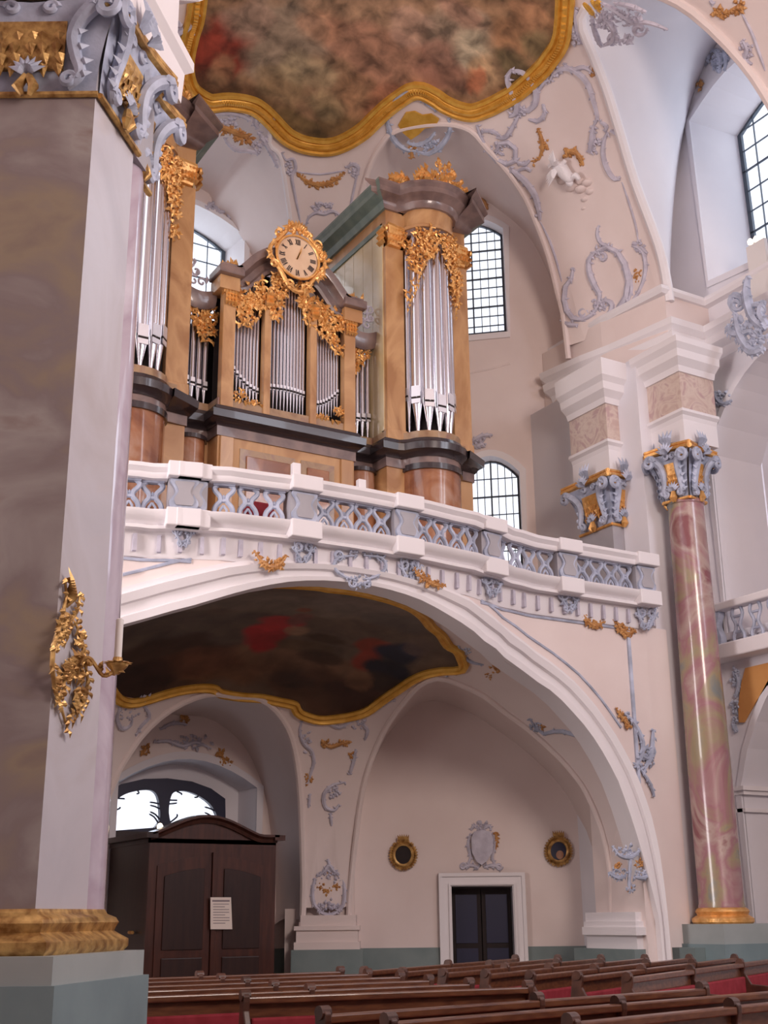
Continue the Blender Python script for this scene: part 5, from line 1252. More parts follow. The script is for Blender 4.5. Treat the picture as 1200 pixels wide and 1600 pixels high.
# ================================================================ WALL FITTINGS BELOW THE GALLERY
random.seed(41)
for i, (px, py, col, lab) in enumerate(((630, 1336, 'dark', 'left of the small door'), (872, 1330, 'bluedark', 'right of the small door'))):
    S = SB; r_ = empty('medallion', tuple(SB(px, py)), 'dark oval medallion painting in a gilded rococo frame, ' + lab, 'medallion', 'pair of medallions beside the small door')
    c = SB(px, py); ring = [SB(px + 13 * math.cos(t), py + 15 * math.sin(t)) + HN * .04 for t in [2 * PI * k / 24 for k in range(24)]]
    MB().prism(ring, HN * .03).build('painting', col, r_)
    if i: MB().prism([SB(px + 2 + 6 * math.cos(t), py + 6 + 7 * math.sin(t)) + HN * .075 for t in [2 * PI * k / 12 for k in range(12)]], HN * .01).build('painted_figure', 'casedark', r_)
    mb = MB(); mb.tube([SB(px + 14.5 * math.cos(t), py + 16.5 * math.sin(t)) + HN * .07 for t in [2 * PI * k / 30 for k in range(31)]], .035, 6, cap=False)
    for k in range(34):
        t = k * 2 * PI / 34; mb.leaf(SB(px + 16 * math.cos(t), py + 18 * math.sin(t)) + HN * .05, (SB(px + 26 * math.cos(t), py + 28 * math.sin(t)) - c) + HD * random.uniform(-.1, .1), HN, .10, .035, .6)
    for k in range(6): mb.leaf(SB(px + (k - 2.5) * 1.5, py - 17) + HN * .06, Vector((0, 0, 1)) + HD * (k - 2.5) * .15, HN, .2, .035, .3)
    mb.build('gilded_frame', 'giltdark', r_)
random.seed(43); SBn = lambda x, y: SB(x, y) + HN * .0
dc = empty('door_cartouche', tuple(SB(752, 1320)), 'pale stucco coat-of-arms cartouche with crest over the small door', 'ornament')
mb = MB(); sh_ = [SB(x, y) + HN * .02 for x, y in ((736, 1310), (740, 1300), (752, 1297), (766, 1300), (770, 1312), (769, 1332), (760, 1346), (752, 1352), (744, 1346), (737, 1332))]
mb.prism(sh_, HN * .09); mb.build('shield', 'stucco', dc)
mb = MB()
for s in (-1, 1):
    for pts, w in (([(752 + s * 17, 1302), (752 + s * 21, 1320), (752 + s * 17, 1340), (752 + s * 24, 1355)], 2.6), ([(752 + s * 4, 1356), (752 + s * 18, 1352), (752 + s * 32, 1358)], 2.8), ([(752 + s * 4, 1295), (752 + s * 12, 1290), (752 + s * 16, 1298)], 2.2)): stroke(mb, SBn, pts, w, 8)
    stroke(mb, SBn, spiral(752 + s * 28, 1354, 6, 0, s * 1.2), 2.2)
cluster(mb, SBn, 752, 1292, 10, 7, 14, 7); stroke(mb, SBn, [(752, 1290), (750, 1282)], 2.4); mb.build('scrollwork', 'stucco', dc)
mb = MB(); stroke(mb, SBn, [(774, 1300), (776, 1314), (773, 1330)], 2.4, 10); mb.build('palm_spray', 'russet', dc)

# ---- timber vestibule in front of the entrance
YV = 22.0
ves = empty('vestibule', (9.45, YV, 0), 'dark timber entrance vestibule with curved cornice and panelled double doors', 'vestibule')
x0v, x1v = onY(230, 1400, YV).x, onY(430, 1400, YV).x; zt0, zt1 = 3.03, 3.38
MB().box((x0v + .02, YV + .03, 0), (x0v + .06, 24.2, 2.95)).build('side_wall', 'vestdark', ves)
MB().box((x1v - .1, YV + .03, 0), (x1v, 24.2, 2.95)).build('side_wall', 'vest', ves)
def vtop(x): t = (x - x0v) / (x1v - x0v); return 2.98 + .33 * max(0, math.sin(PI * min(1, max(0, (t - .0) / .86)))) ** 1.3
xs_ = [lerp(x0v, x1v, i / 24) for i in range(25)]
MB().prism([(x0v, YV, 0), (x1v, YV, 0)] + [(x, YV, vtop(x)) for x in reversed(xs_)], (0, .08, 0)).build('front_frame', 'vest', ves)
MB().grid([[(x, YV + .1, vtop(x) - .04), (x, YV - .05, vtop(x) - .04), (x, YV - .09, vtop(x) + .02), (x, YV - .16, vtop(x) + .06), (x, YV - .16, vtop(x) + .10), (x, YV + .1, vtop(x) + .12)] for x in xs_]).build('cornice', 'vest', ves)
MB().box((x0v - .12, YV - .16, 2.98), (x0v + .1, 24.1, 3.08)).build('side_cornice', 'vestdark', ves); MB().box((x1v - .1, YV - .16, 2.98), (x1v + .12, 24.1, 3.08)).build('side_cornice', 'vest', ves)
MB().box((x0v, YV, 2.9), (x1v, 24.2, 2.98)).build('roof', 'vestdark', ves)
for k, (a, b) in enumerate(((x0v + .16, (x0v + x1v) / 2 - .06), ((x0v + x1v) / 2 + .06, x1v - .2))):
    n_ = 10; tp_ = [(lerp(a, b, i / n_), YV - .03, 2.50 + .18 * math.sin(PI * (.5 * i / n_ + (0 if k == 0 else .5)))) for i in range(n_ + 1)]
    lf = MB().prism([(a, YV - .03, .05), (b, YV - .03, .05)] + tp_[::-1], (0, .04, 0)).build('door_leaf', 'vest', ves)
    for z0_, z1_, ar_ in ((1.05, 2.32, .14), (.18, .92, .0)):
        tp_ = [(lerp(a + .13, b - .13, i / n_), YV - .055, z1_ + ar_ * math.sin(PI * (.5 * i / n_ + (0 if k == 0 else .5)))) for i in range(n_ + 1)]
        MB().prism([(a + .13, YV - .055, z0_), (b - .13, YV - .055, z0_)] + tp_[::-1], (0, .03, 0)).build('panel', 'vestdark', lf, bevel=.015)
MB().box(((x0v + x1v) / 2 - .05, YV - .07, 0), ((x0v + x1v) / 2 + .05, YV, 2.75)).build('centre_stile', 'vest', ves, bevel=.01)
hx = onX(207, 1457, x0v - .02); MB().tube([hx + Vector((-.03, -.1, 0)), hx + Vector((-.05, 0, 0)), hx + Vector((-.03, .1, 0))], .03, 8).build('brass_handle', 'gilt', ves)
nt_ = empty('notice', tuple(onY(345, 1427, YV - .12)), 'pale paper notice with dark heading on the vestibule front between its doors', 'notice')
c4 = [onY(x, y, YV - .12) for x, y in ((329, 1402), (361, 1402), (363, 1452), (329, 1452))]; MB().prism(c4, (0, .02, 0)).build('sheet', 'paper', nt_)
for k in range(9):
    t0 = .14 + k * .085; a = c4[0].lerp(c4[3], t0); b = c4[1].lerp(c4[2], t0); w = (.12, .88) if k else (.08, .92)
    p, q = a.lerp(b, w[0]), a.lerp(b, w[1] - (.2 if k % 3 == 2 else 0)); MB().prism([p + Vector((0, -.003, 0)), q + Vector((0, -.003, 0)), q + Vector((0, -.003, .012 if k else .03)), p + Vector((0, -.003, .012 if k else .03))], (0, .003, 0)).build('text_line', 'ink', nt_)
tlamp = onY(250, 1292, YV + .3)
tl = empty('transom_lamp', tuple(tlamp), 'small warm lit lamp on top of the vestibule under the lunette window', 'lamp')
MB().lathe((tlamp.x, tlamp.y, tlamp.z - .06), [(0, 0), (.05, .03), (.06, .07), (.03, .12), (0, .13)], 12).build('bulb', 'flame', tl, smooth=True); MB().lathe((tlamp.x, tlamp.y, 2.98), [(.05, 0), (.05, .02), (.02, .04), (.02, max(.06, tlamp.z - 3.02))], 10).build('stem', 'vestdark', tl)

# cornice lamps
for i, (px, py, lab) in enumerate(((965, 530, 'left one of two small lit lamps on the right-hand cornice'), (997, 514, 'right one of two small lit lamps on the right-hand cornice'))):
    p = onZ(px, py, 13.98); r_ = empty('cornice_lamp', tuple(p), lab, 'lamp', 'lit lamps on the cornice'); mb = MB()
    for k in range(3): mb.lathe((p.x + (k - 1) * .03, p.y + (k - 1) * .11, p.z - .02 + .05 * (k % 2)), [(0, 0), (.045, .03), (.05, .08), (.025, .12), (0, .13)], 10)
    mb.build('bulb', 'flame', r_, smooth=True); MB().box((p.x - .05, p.y - .16, 13.80), (p.x + .05, p.y + .16, p.z - .01)).build('holder', 'candle', r_)
p = onX(1182, 380, XN - .15); r_ = empty('sill_lamp', tuple(p), 'lit lamp low on the big splayed window at the right edge', 'lamp'); mb = MB()
for k in range(3): mb.lathe((p.x, p.y + (k - 1) * .16, p.z + .02 * k), [(0, 0), (.06, .03), (.06, .09), (.03, .14), (0, .15)], 10)
mb.build('bulb', 'flame', r_, smooth=True); MB().box((p.x - .05, p.y - .25, 13.8), (p.x + .05, p.y + .25, p.z)).build('holder', 'candle', r_)
# ================================================================ PEWS
random.seed(51)
def pew_master():
    """unit pew, 1 m long along x with seat towards -y; stretched parts are built per pew"""
pews = []
def pew(a, b, label, group):
    a, b = Vector((a[0], a[1], 0)), Vector((b[0], b[1], 0)); d = (b - a); L = d.length; d.normalize(); n = Vector((-d.y, d.x, 0))   # n: away from the altar
    T = Matrix.Translation(a) @ Matrix(((d.x, n.x, 0, 0), (d.y, n.y, 0, 0), (0, 0, 1, 0), (0, 0, 0, 1)))
    r_ = empty('pew', tuple(a), label, 'pew', group)
    MB().box((0, -.06, .84), (L, .06, .90), T).build('top_rail', 'pew', r_, bevel=.012)
    MB().box((0, .0, .12), (L, .035, .84), T).build('back_panel', 'pew', r_)
    MB().box((0, .035, .60), (L, .06, .66), T).build('back_rail', 'pew', r_)
    MB().box((0, -.42, .40), (L, .0, .44), T).build('seat', 'pew', r_, bevel=.01)
    MB().box((.05, -.41, .44), (L - .05, -.03, .50), T).build('red_cushion', 'red', r_, bevel=.02)
    MB().box((.05, -.06, .50), (L - .05, -.0, .72), T).build('back_cushion', 'red', r_, bevel=.02)
    MB().box((.05, .065, .16), (L - .05, .17, .24), T).build('kneeler', 'red', r_, bevel=.02)
    nd = max(2, round(L / 2.2) + 1)
    for k in range(nd):
        x = L * k / (nd - 1)
        prof = [(-.46, 0), (.12, 0), (.12, .5), (.07, .84), (.07, .90), (.04, .95), (-.02, .95), (-.07, .91), (-.07, .86), (-.05, .78), (-.14, .62), (-.40, .60), (-.47, .52), (-.44, .30)]
        e = MB().prism([T @ Vector((x - .03, y, z)) for y, z in prof], T.to_3x3() @ Vector((.06, 0, 0))).build('pew_end', 'pewend', r_, bevel=.01)
        c = T @ Vector((x, .0, .915)); MB().tube([c + (T.to_3x3() @ Vector((-.045, 0, 0))), c + (T.to_3x3() @ Vector((.045, 0, 0)))], .052, 12).build('volute', 'pewend', e)
    return r_
ordn = ['nearest', 'second nearest', 'third nearest', 'fourth nearest', 'fifth nearest', 'sixth nearest', 'seventh nearest', 'eighth nearest', 'farthest']
near = [((5.7, 7.10), (9.6, 7.95)), ((4.75, 7.91), (9.6, 8.72)), ((4.70, 8.78), (9.2, 9.42))]
for i, (a, b) in enumerate(near): pew(a, b, 'dark wooden pew in the front rows at the bottom of the picture, ' + ordn[i], 'front pews')
mid = [((5.15, 11.15), (8.1, 10.75)), ((4.3, 11.9), (8.0, 11.65)), ((4.3, 12.8), (8.1, 12.6)), ((4.3, 13.7), (8.3, 13.55)), ((4.4, 14.6), (8.4, 14.5)), ((4.5, 15.5), (8.5, 15.4))]
for i, (a, b) in enumerate(mid): pew(a, b, 'wooden pew with red cushions in the block before the entrance, ' + (ordn[i] if i < 5 else 'farthest'), 'pews before the entrance')
for i in range(7):
    a = (8.75 + .22 * i, 15.2 - .62 * i); b = (13.1 + .5 * i, 17.7 - .5 * i)
    pew(a, b, 'slanting wooden pew with red cushions in the right-hand block, ' + (ordn[6 - i] if i else 'farthest'), 'pews of the right-hand block')
# ================================================================ THE REST OF THE NAVE AROUND THE CAMERA (plain shell)
struct(MB().box((-4.3, -6.3, 0), (-4, 26, 13)).build('wall_left.001', 'plaster')); struct(MB().box((-4.3, -6.3, 13), (1.5, 26, 13.3)).build('ceiling.010', 'plaster'))
struct(MB().box((-4.3, -6.6, 0), (23, -6.3, 21)).build('wall_back', 'plaster')); struct(MB().box((22.8, -6.3, 0), (23.1, 9, 13)).build('wall_right.007', 'cool'))
struct(MB().box((-4.3, 25.9, 0), (6, 26.2, 14)).build('wall_west.007', 'plaster')); struct(MB().box((18.9, -6.3, 12.7), (22.8, 8, 12.9)).build('ceiling.011', 'cool'))

# ================================================================ STUCCO ON VAULTS AND WALLS (parts of the ceiling and walls they grow from)
random.seed(77); RELIEF = 1.3
SU = UP.hit; SL = LO.hit
def many(name, m_, surf, strokes, clusters=(), parent=None, spirals=()):
    mb = MB()
    for pts, w, lv in strokes: stroke(mb, surf, pts, w, lv)
    for a in spirals: stroke(mb, surf, spiral(*a[:5]), a[5] if len(a) > 5 else 2.4, 3)
    for c in clusters: cluster(mb, surf, c[0], c[1], c[2], c[3], int(c[4] * 1.6), c[5] * 1.15)
    return mb.build(name, m_, parent)
edge_rib(E_N[:len(E_N) // 2 + 2], 'rib', 'white', .11, ceil); edge_rib(E_N[len(E_N) // 2 + 2:], 'rib', 'plaster', .11, ceil)
edge_rib(E_R, 'rib', 'plaster', .07, ceil); edge_rib(E_C, 'rib', 'white', .06, ceil)
# pendentive on the right: top scroll frames
many('rocaille_scroll', 'stucco', SU, [
    ([(858, 128), (868, 112), (886, 106), (905, 114), (920, 132), (928, 158), (934, 182), (928, 196)], 3.6, 16),
    ([(880, 98), (895, 108), (912, 104), (925, 112)], 3, 10),
    ([(800, 108), (793, 122), (800, 142), (808, 160), (806, 176), (796, 182)], 4.2, 8), ([(800, 110), (815, 112), (830, 124), (838, 142), (836, 162), (824, 172), (812, 166)], 4.2, 8),
    ([(836, 150), (850, 128), (858, 124)], 3, 6), ([(812, 178), (800, 200), (790, 214), (776, 214)], 3.2, 8), ([(848, 162), (852, 176), (842, 188), (826, 186)], 3, 8),
    ([(745, 195), (750, 210), (760, 232), (774, 248), (792, 256), (806, 250), (806, 232), (794, 222), (780, 224), (776, 236), (786, 242)], 3.4, 14),
    ([(752, 205), (768, 204), (782, 212)], 2.6, 8), ([(806, 252), (820, 256), (828, 250)], 2.6, 5),
    ([(796, 262), (808, 272), (822, 284), (836, 304), (842, 326), (844, 344)], 4.2, 12), ([(806, 268), (822, 262), (830, 268)], 2.4, 5),
    ([(928, 196), (926, 220), (922, 238)], 4, 10), ([(938, 190), (948, 196), (946, 206)], 2.6, 4),
    ([(950, 206), (944, 222), (944, 246), (952, 268), (962, 280), (970, 276)], 3.4, 8), ([(954, 204), (966, 210), (974, 224)], 2.6, 6)],
    [(868, 108, 10, 6, 10, 7), (812, 172, 10, 8, 10, 7), (930, 220, 6, 18, 14, 7), (780, 232, 14, 10, 10, 6)], ceil)
many('rocaille_scroll', 'stucco', SU, [
    ([(844, 346), (858, 374), (868, 402), (878, 440)], 1.6, 0), ([(972, 284), (984, 318), (994, 352), (998, 380)], 1.6, 0),
    ([(936, 352), (934, 366), (940, 380), (952, 384)], 2.6, 8), ([(932, 392), (922, 404), (922, 424), (930, 446), (938, 462), (934, 478)], 4, 14),
    ([(934, 392), (950, 386), (966, 394), (978, 414), (984, 440), (980, 464), (968, 482), (956, 500), (946, 510)], 4.4, 12), ([(976, 408), (986, 432), (988, 458), (976, 482)], 3, 6),
    ([(896, 418), (894, 434), (884, 448), (882, 468), (886, 486), (896, 498), (912, 500), (926, 492), (936, 478)], 3.6, 16), ([(936, 476), (948, 470), (958, 478), (952, 492), (940, 504)], 3.4, 10),
    ([(988, 384), (1004, 392), (1010, 412), (1008, 436), (998, 458), (984, 474)], 3.2, 14), ([(1002, 386), (1012, 396)], 2.4, 4), ([(876, 500), (890, 508), (904, 508)], 3, 8)],
    [(938, 478, 12, 10, 16, 7), (1000, 388, 10, 8, 10, 7), (946, 388, 12, 5, 10, 6)], ceil, [(942, 402, 8, 180, 1.2, 2.4), (912, 490, 8, 0, -1.2, 2.4)])
many('floral_spray', 'russet', SU, [([(840, 200), (846, 214), (848, 232), (842, 250)], 2.6, 12), ([(884, 238), (896, 236), (906, 244), (912, 258)], 3, 12)], [(850, 225, 5, 10, 12, 6), (892, 238, 10, 5, 14, 6), (908, 252, 5, 8, 10, 6), (997, 430, 5, 10, 16, 6), (926, 112, 5, 8, 8, 5), (838, 252, 8, 4, 8, 5)], ceil)
# cherub with cloud on the pendentive
def cherub():
    p0, n0 = frame_at(SU, 888, 266); k = p0.length / F; R = CR; Uu = CU
    P = lambda x, y, d=0.: frame_at(SU, x, y)[0] + frame_at(SU, x, y)[1] * d
    vs = [P(893, 268, .16), P(886, 262, .2), P(880, 257, .2), P(875, 250, .22), P(868, 252, .22), P(862, 256, .2), P(884, 252, .2), P(890, 246, .2), P(900, 274, .2), P(906, 268, .22), P(912, 278, .2), P(896, 280, .24), P(900, 288, .22), P(872, 246, .25)]
    ed = [(0, 1), (1, 2), (2, 3), (2, 4), (4, 5), (2, 6), (6, 7), (0, 8), (8, 9), (9, 10), (0, 11), (11, 12), (3, 13)]
    rad = [.15, .14, .15, .07, .06, .045, .07, .045, .10, .08, .05, .10, .05, .15]
    me = D.meshes.new('cherub'); me.from_pydata([v for v in vs], ed, []); o = D.objects.new('cherub', me); COL.objects.link(o)
    sk = o.modifiers.new('skin', 'SKIN'); ss = o.modifiers.new('sub', 'SUBSURF'); ss.levels = ss.render_levels = 2
    for i, r in enumerate(rad): me.skin_vertices[0].data[i].radius = (r, r)
    me.skin_vertices[0].data[0].use_root = True; me.materials.append(M['white'])
    tag(o, 'white stucco cherub with wings floating on a cloud on the right-hand vault', 'figure')
    mb = MB()
    for s, (x, y) in ((-1, (872, 244)), (1, (868, 262))):
        for q in range(6): mb.leaf(P(880, 256, .25), P(x - 6 + q * 2, y + s * 6 + q * s * 1.5, .3) - P(880, 256, .25), n0, .34 + .03 * q, .05, .2)
    w = mb.build('wing', 'white'); w.parent = o
    mb = MB()
    for cx, cy, r in ((880, 282, 10), (894, 292, 12), (908, 296, 10), (918, 286, 9), (922, 300, 7), (906, 284, 8), (872, 276, 7), (914, 312, 6), (912, 326, 4)):
        c, n = frame_at(SU, cx, cy); rr = r * c.length / F; q = [(rr * math.sin(PI * i / 6), -rr * .5 * math.cos(PI * i / 6)) for i in range(7)]
        mb.lathe(tuple(c), [(max(a, .001), b) for a, b in q], 10)
    cl_ = mb.build('cloud', 'plaster', None, smooth=True); cl_.parent = o
cherub()
# top right: fan of stucco with gold curls above the big window bay, and rib pieces
many('rocaille_scroll', 'stucco', SU, [([(898, 10), (902, 30), (906, 50), (912, 68)], 4, 14), ([(886, 14), (894, 40), (896, 60)], 3.4, 10)], [(900, 40, 8, 26, 16, 9)], ceil)
SNs = lambda x, y: onP(x, y, E_N[len(E_N) // 3].lerp(W_N[len(E_N) // 3], .08), Vector((-.35, .45, -.82)))
many('rocaille_scroll', 'stucco', SNs, [([(930, 10), (945, 24), (960, 44), (958, 62), (944, 70)], 4, 16), ([(940, 4), (962, 14), (985, 30), (1002, 44)], 3.4, 14), ([(960, 4), (985, 8), (1010, 18)], 3, 12), ([(925, 30), (932, 52), (940, 72)], 3.4, 10), ([(975, 40), (1000, 34), (1020, 36), (1044, 46)], 2.6, 10)],
     [(945, 30, 18, 16, 26, 10), (985, 22, 18, 12, 18, 9), (976, 58, 12, 8, 12, 8)], ceil, [(1000, 44, 12, 0, 1.2, 3), (960, 60, 10, 90, 1.2, 3)])
many('gilded_curl', 'framegold', SNs, [([(912, 4), (922, 14), (930, 26)], 3, 4), ([(924, 0), (934, 10), (942, 20)], 3, 4)], (), ceil, [(936, 6, 7, 0, 1.2, 2.6)])
SN2 = SX(XN - .02)
many('rocaille_scroll', 'stucblue', SN2, [([(1112, 78), (1122, 84), (1128, 96), (1124, 110)], 3, 10), ([(1130, 80), (1136, 94), (1134, 112)], 3, 10)], [(1122, 96, 10, 14, 26, 8), (1106, 92, 6, 8, 10, 7)], nw)
many('floral_spray', 'russet', SN2, [], [(1094, 134, 4, 9, 10, 6)], nw)
many('floral_spray', 'russet', SU, [], [(1128, 18, 10, 7, 18, 8), (1154, 12, 10, 6, 18, 8)], ceil)
many('rocaille_scroll', 'stucco', SU, [([(1160, 62), (1168, 78), (1164, 92), (1176, 100)], 3, 10), ([(1160, 22), (1175, 50), (1186, 80), (1196, 110)], 2, 0), ([(1116, 6), (1110, 0)], 2.4, 4)], [(1168, 78, 10, 10, 12, 7)], ceil)
many('rocaille_scroll', 'stucblue', lambda x, y: onX(x, y, 18.3), [([(990, 236), (998, 228), (1004, 214), (1012, 204)], 3, 12), ([(988, 246), (1000, 252), (1012, 262), (1024, 266)], 3, 10)], [(1000, 240, 8, 12, 16, 8)], nw)
# big scroll on the cornice at the right edge
SCn = lambda x, y: onX(x, y, 18.15)
many('rocaille_scroll', 'stucblue', SCn, [([(1170, 432), (1168, 455), (1172, 478), (1180, 500), (1196, 515)], 6, 12), ([(1150, 490), (1142, 475), (1148, 462), (1160, 466), (1160, 478)], 4, 6), ([(1150, 490), (1154, 510), (1162, 530), (1176, 548), (1190, 540)], 5.5, 14),
     ([(1136, 512), (1146, 520), (1160, 522), (1176, 516)], 5, 12), ([(1196, 470), (1190, 490), (1200, 510)], 5, 8), ([(1160, 540), (1178, 552), (1196, 545)], 5, 12)], [(1166, 515, 18, 16, 26, 12), (1188, 530, 12, 16, 18, 12)], arc, [(1153, 476, 10, 0, 1.2, 3.4), (1186, 486, 14, 90, 1.2, 4)])
# window wall bay
many('rocaille_scroll', 'stucco', SW, [([(698, 262), (700, 278), (708, 292), (722, 298), (738, 292), (746, 280), (740, 270), (728, 270)], 3.4, 10), ([(705, 300), (720, 308), (736, 312), (746, 306)], 3, 8)], [(724, 292, 16, 8, 16, 7)], ww, [(734, 286, 9, 0, 1.3, 2.6), (706, 280, 8, 180, 1.2, 2.6)])
many('floral_spray', 'russet', SW, [([(700, 260), (704, 270), (698, 282)], 2.6, 8), ([(747, 306), (756, 316), (762, 328)], 2.6, 8)], [(698, 260, 7, 4, 8, 6)], ww)
for pl_ in ([(728, 584), (765, 577), (797, 568)],):
    MB().tube([SW(x, y) for x, y in pl_], .03, 5).build('thin_moulding', 'plaster', ww)
many('rocaille_scroll', 'stucco', SW, [([(738, 690), (752, 682), (770, 680)], 3, 8), ([(742, 700), (756, 694)], 3, 6)], [(750, 690, 12, 6, 10, 7)], ww)
# panel between the two west windows
many('rocaille_scroll', 'stucco', SU, [([(440, 238), (447, 250), (458, 248), (462, 262), (456, 276), (460, 300), (466, 330), (470, 352)], 2.2, 2), ([(540, 262), (552, 256), (560, 262), (556, 276)], 2.4, 8), ([(560, 262), (552, 300), (544, 340)], 1.6, 0),
     ([(478, 352), (482, 340), (494, 332), (506, 334), (520, 330), (532, 338), (528, 346)], 2.4, 10), ([(462, 268), (500, 272), (540, 266)], 1.4, 0)], [(506, 324, 14, 8, 22, 6), (452, 262, 7, 8, 10, 6), (552, 268, 7, 10, 12, 6)], ceil)
mb = MB(); festoon(mb, SU, (465, 272), (537, 270), 17, 9, 14); mb.build('garland', 'russet', ceil)
many('rocaille_scroll', 'stucco', SU, [([(392, 168), (402, 178), (398, 190), (404, 200)], 3.6, 10), ([(318, 182), (345, 176), (372, 178), (392, 188)], 3, 10), ([(350, 215), (365, 232), (390, 236), (405, 240)], 2.6, 10), ([(405, 205), (414, 222), (424, 240), (434, 262)], 2.6, 10)], [(410, 225, 14, 14, 20, 7), (350, 190, 24, 6, 14, 7), (396, 176, 6, 8, 8, 6)], ceil)
many('floral_spray', 'russet', SU, [([(330, 196), (352, 200), (372, 208), (388, 214)], 3.4, 14)], [(380, 214, 12, 6, 20, 8), (350, 202, 12, 4, 14, 7)], ceil)
SC_ = SY(YC - .03)
many('rocaille_scroll', 'stucco', SC_, [([(322, 326), (334, 318), (350, 320), (362, 330), (374, 332)], 3, 14)], [(345, 324, 18, 7, 20, 7)], cw, [(344, 328, 8, 180, 1.2, 2.4), (360, 336, 6, 0, 1.1, 2)])
# cartouche over the right lunette: ochre field in a stucco frame
of2 = [SU(x, y) + Vector((0, 0, -.05)) for x, y in ((628, 182), (634, 172), (648, 170), (660, 176), (674, 174), (686, 182), (680, 194), (664, 196), (654, 206), (642, 214), (630, 204), (622, 192))]
MB().prism(of2, (0, 0, -.03)).build('ochre_field', 'framegold', ceil)
many('rocaille_scroll', 'stucblue', SU, [([(592, 182), (604, 176), (614, 160), (628, 146), (646, 142), (658, 148), (664, 160)], 3.6, 12), ([(604, 180), (608, 200), (616, 218), (632, 232), (650, 236)], 3.6, 12), ([(650, 236), (668, 240), (684, 232), (698, 216), (704, 198), (700, 184)], 3.2, 12),
     ([(636, 222), (650, 226), (668, 220), (680, 206)], 2.6, 8), ([(664, 160), (680, 168), (692, 172)], 3, 8)], [(640, 146, 12, 6, 12, 7), (672, 228, 20, 8, 18, 7)], ceil, [(612, 168, 7, 0, 1.1, 2.4)])
many('floral_spray', 'russet', SU, [([(640, 226), (644, 240), (642, 248)], 2.4, 6)], [(644, 234, 6, 6, 8, 5)], ceil)
# top left of the fresco
many('rocaille_scroll', 'stucco', SU, [([(268, 60), (280, 50), (296, 40), (306, 24), (312, 4)], 4.4, 12)], [(290, 46, 14, 12, 16, 9)], ceil)
many('gilded_curl', 'framegold', SU, [([(276, 86), (272, 70), (264, 60), (256, 64), (252, 76)], 4, 6)], (), ceil)
# under the gallery
edge_rib(e_C, 'rib', 'plaster', .07, D.objects['ceiling.008']); edge_rib(e_R, 'rib', 'plaster', .06, D.objects['ceiling.008'])
lv_ = D.objects['ceiling.008']
many('rocaille_scroll', 'stucco', SL, [([(474, 1122), (468, 1140), (474, 1160), (486, 1172), (490, 1190), (484, 1212), (480, 1226)], 2.4, 12), ([(492, 1132), (510, 1128), (530, 1136), (548, 1126), (562, 1120)], 2.4, 14), ([(566, 1130), (574, 1140), (570, 1156)], 2.4, 8),
     ([(540, 1222), (520, 1226), (506, 1240), (508, 1260), (522, 1266), (530, 1256)], 2.6, 12), ([(546, 1210), (552, 1190), (556, 1170)], 2.4, 10), ([(484, 1240), (482, 1262)], 2, 6), ([(516, 1270), (518, 1290)], 2, 6), ([(586, 1110), (600, 1098), (618, 1092)], 2.4, 8)],
     [(520, 1235, 10, 10, 16, 6), (480, 1160, 7, 16, 14, 6), (558, 1130, 12, 6, 12, 6)], lv_)
many('floral_spray', 'russet', SL, [([(502, 1160), (516, 1166), (530, 1162), (546, 1158)], 2.6, 14)], [(508, 1162, 6, 4, 10, 6), (538, 1160, 6, 4, 10, 6), (550, 1184, 4, 8, 10, 5), (482, 1216, 4, 8, 10, 5), (776, 1044, 9, 5, 12, 6), (764, 1056, 6, 4, 8, 5), (845, 1134, 6, 3, 6, 5)], lv_)
many('rocaille_scroll', 'stucblue', SL, [([(828, 1122), (838, 1138), (850, 1146), (866, 1142), (880, 1142), (900, 1148), (914, 1156), (922, 1166), (926, 1178)], 2.8, 18), ([(716, 1008), (724, 1024), (738, 1034), (756, 1038)], 2.4, 10)], [(838, 1136, 10, 6, 14, 6), (920, 1160, 8, 8, 12, 6), (730, 1020, 8, 10, 10, 6), (700, 1050, 16, 5, 12, 6)], lv_)
many('rocaille_scroll', 'stucco', SL, [([(178, 1092), (186, 1104), (182, 1122), (190, 1138), (204, 1132), (206, 1116)], 2.6, 10), ([(216, 1096), (228, 1106), (232, 1120), (220, 1134), (212, 1150)], 2.6, 12)], [(200, 1110, 16, 14, 18, 6), (225, 1092, 8, 5, 8, 6)], lv_)
SEn = SY(YE - .02)
many('rocaille_scroll', 'stucco', SEn, [([(240, 1160), (262, 1158), (284, 1166), (306, 1160), (330, 1170)], 2.4, 14), ([(250, 1140), (270, 1130), (292, 1132)], 2.2, 8)], [(300, 1160, 30, 8, 20, 6)], ew)
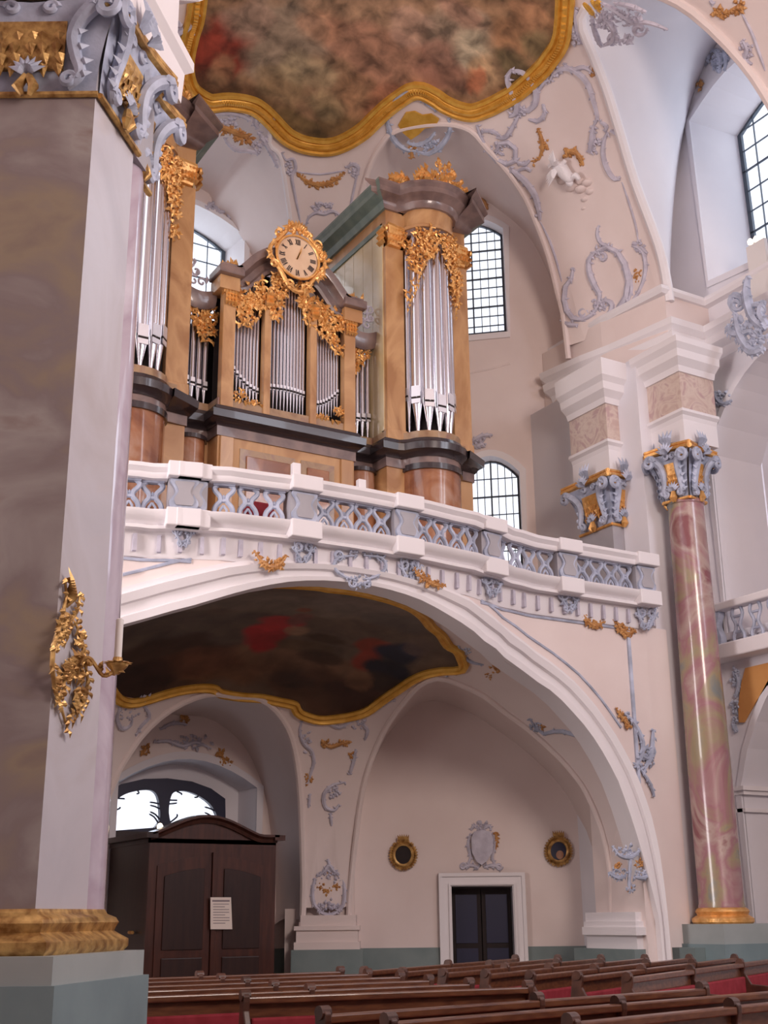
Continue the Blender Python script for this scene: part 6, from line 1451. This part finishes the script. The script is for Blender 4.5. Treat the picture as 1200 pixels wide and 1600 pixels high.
many('floral_spray', 'russet', SEn, [], [(226, 1172, 8, 6, 10, 6), (344, 1180, 5, 8, 12, 6), (352, 1192, 6, 4, 10, 6), (288, 1122, 6, 6, 10, 6)], ew)
Sp = SP(pL + HN * .04, HN)
many('rocaille_scroll', 'stucco', SL, [([(492, 1372), (488, 1390), (490, 1412), (500, 1422)], 2.6, 10), ([(534, 1368), (538, 1390), (536, 1414), (526, 1424)], 2.6, 10), ([(494, 1370), (506, 1362), (514, 1352), (522, 1362), (534, 1366)], 2.6, 10), ([(498, 1424), (514, 1430), (528, 1424)], 2.4, 8), ([(514, 1352), (512, 1342)], 2, 3)], [(514, 1370, 18, 8, 18, 6), (514, 1416, 18, 8, 18, 6)], lv_)
many('floral_spray', 'russet', SL, [], [(500, 1385, 4, 3, 6, 5), (526, 1386, 4, 3, 6, 5), (512, 1392, 4, 4, 8, 5), (514, 1368, 3, 3, 5, 4)], lv_)
# blue spray ornament on the right springing of the arch
many('rocaille_scroll', 'stucblue', SY(17.72), [([(956, 1322), (966, 1336), (980, 1340), (994, 1334), (1002, 1320)], 2.6, 14), ([(950, 1364), (964, 1372), (978, 1368)], 2.6, 12), ([(990, 1370), (1004, 1372), (1014, 1364)], 2.6, 12), ([(984, 1330), (984, 1350), (982, 1380), (984, 1396)], 2.2, 12)],
     [(978, 1330, 16, 8, 16, 6), (966, 1366, 12, 8, 12, 6), (1000, 1366, 12, 8, 12, 6), (984, 1388, 8, 8, 10, 5)], lv_)
many('floral_spray', 'russet', SY(17.72), [], [(966, 1352, 6, 5, 10, 5), (998, 1350, 6, 5, 10, 5), (984, 1388, 4, 4, 6, 4)], lv_)
# right arcade
SAr = SX(XA - .02)
many('rocaille_scroll', 'stucblue', SAr, [([(1118, 612), (1122, 624), (1132, 632), (1144, 626)], 3, 10), ([(1152, 1052), (1156, 1070), (1150, 1090)], 3, 8), ([(1146, 1130), (1152, 1144)], 3, 6)], [(1130, 620, 10, 8, 12, 7), (1150, 1060, 5, 18, 12, 7), (1148, 1110, 5, 18, 12, 7)], arc)
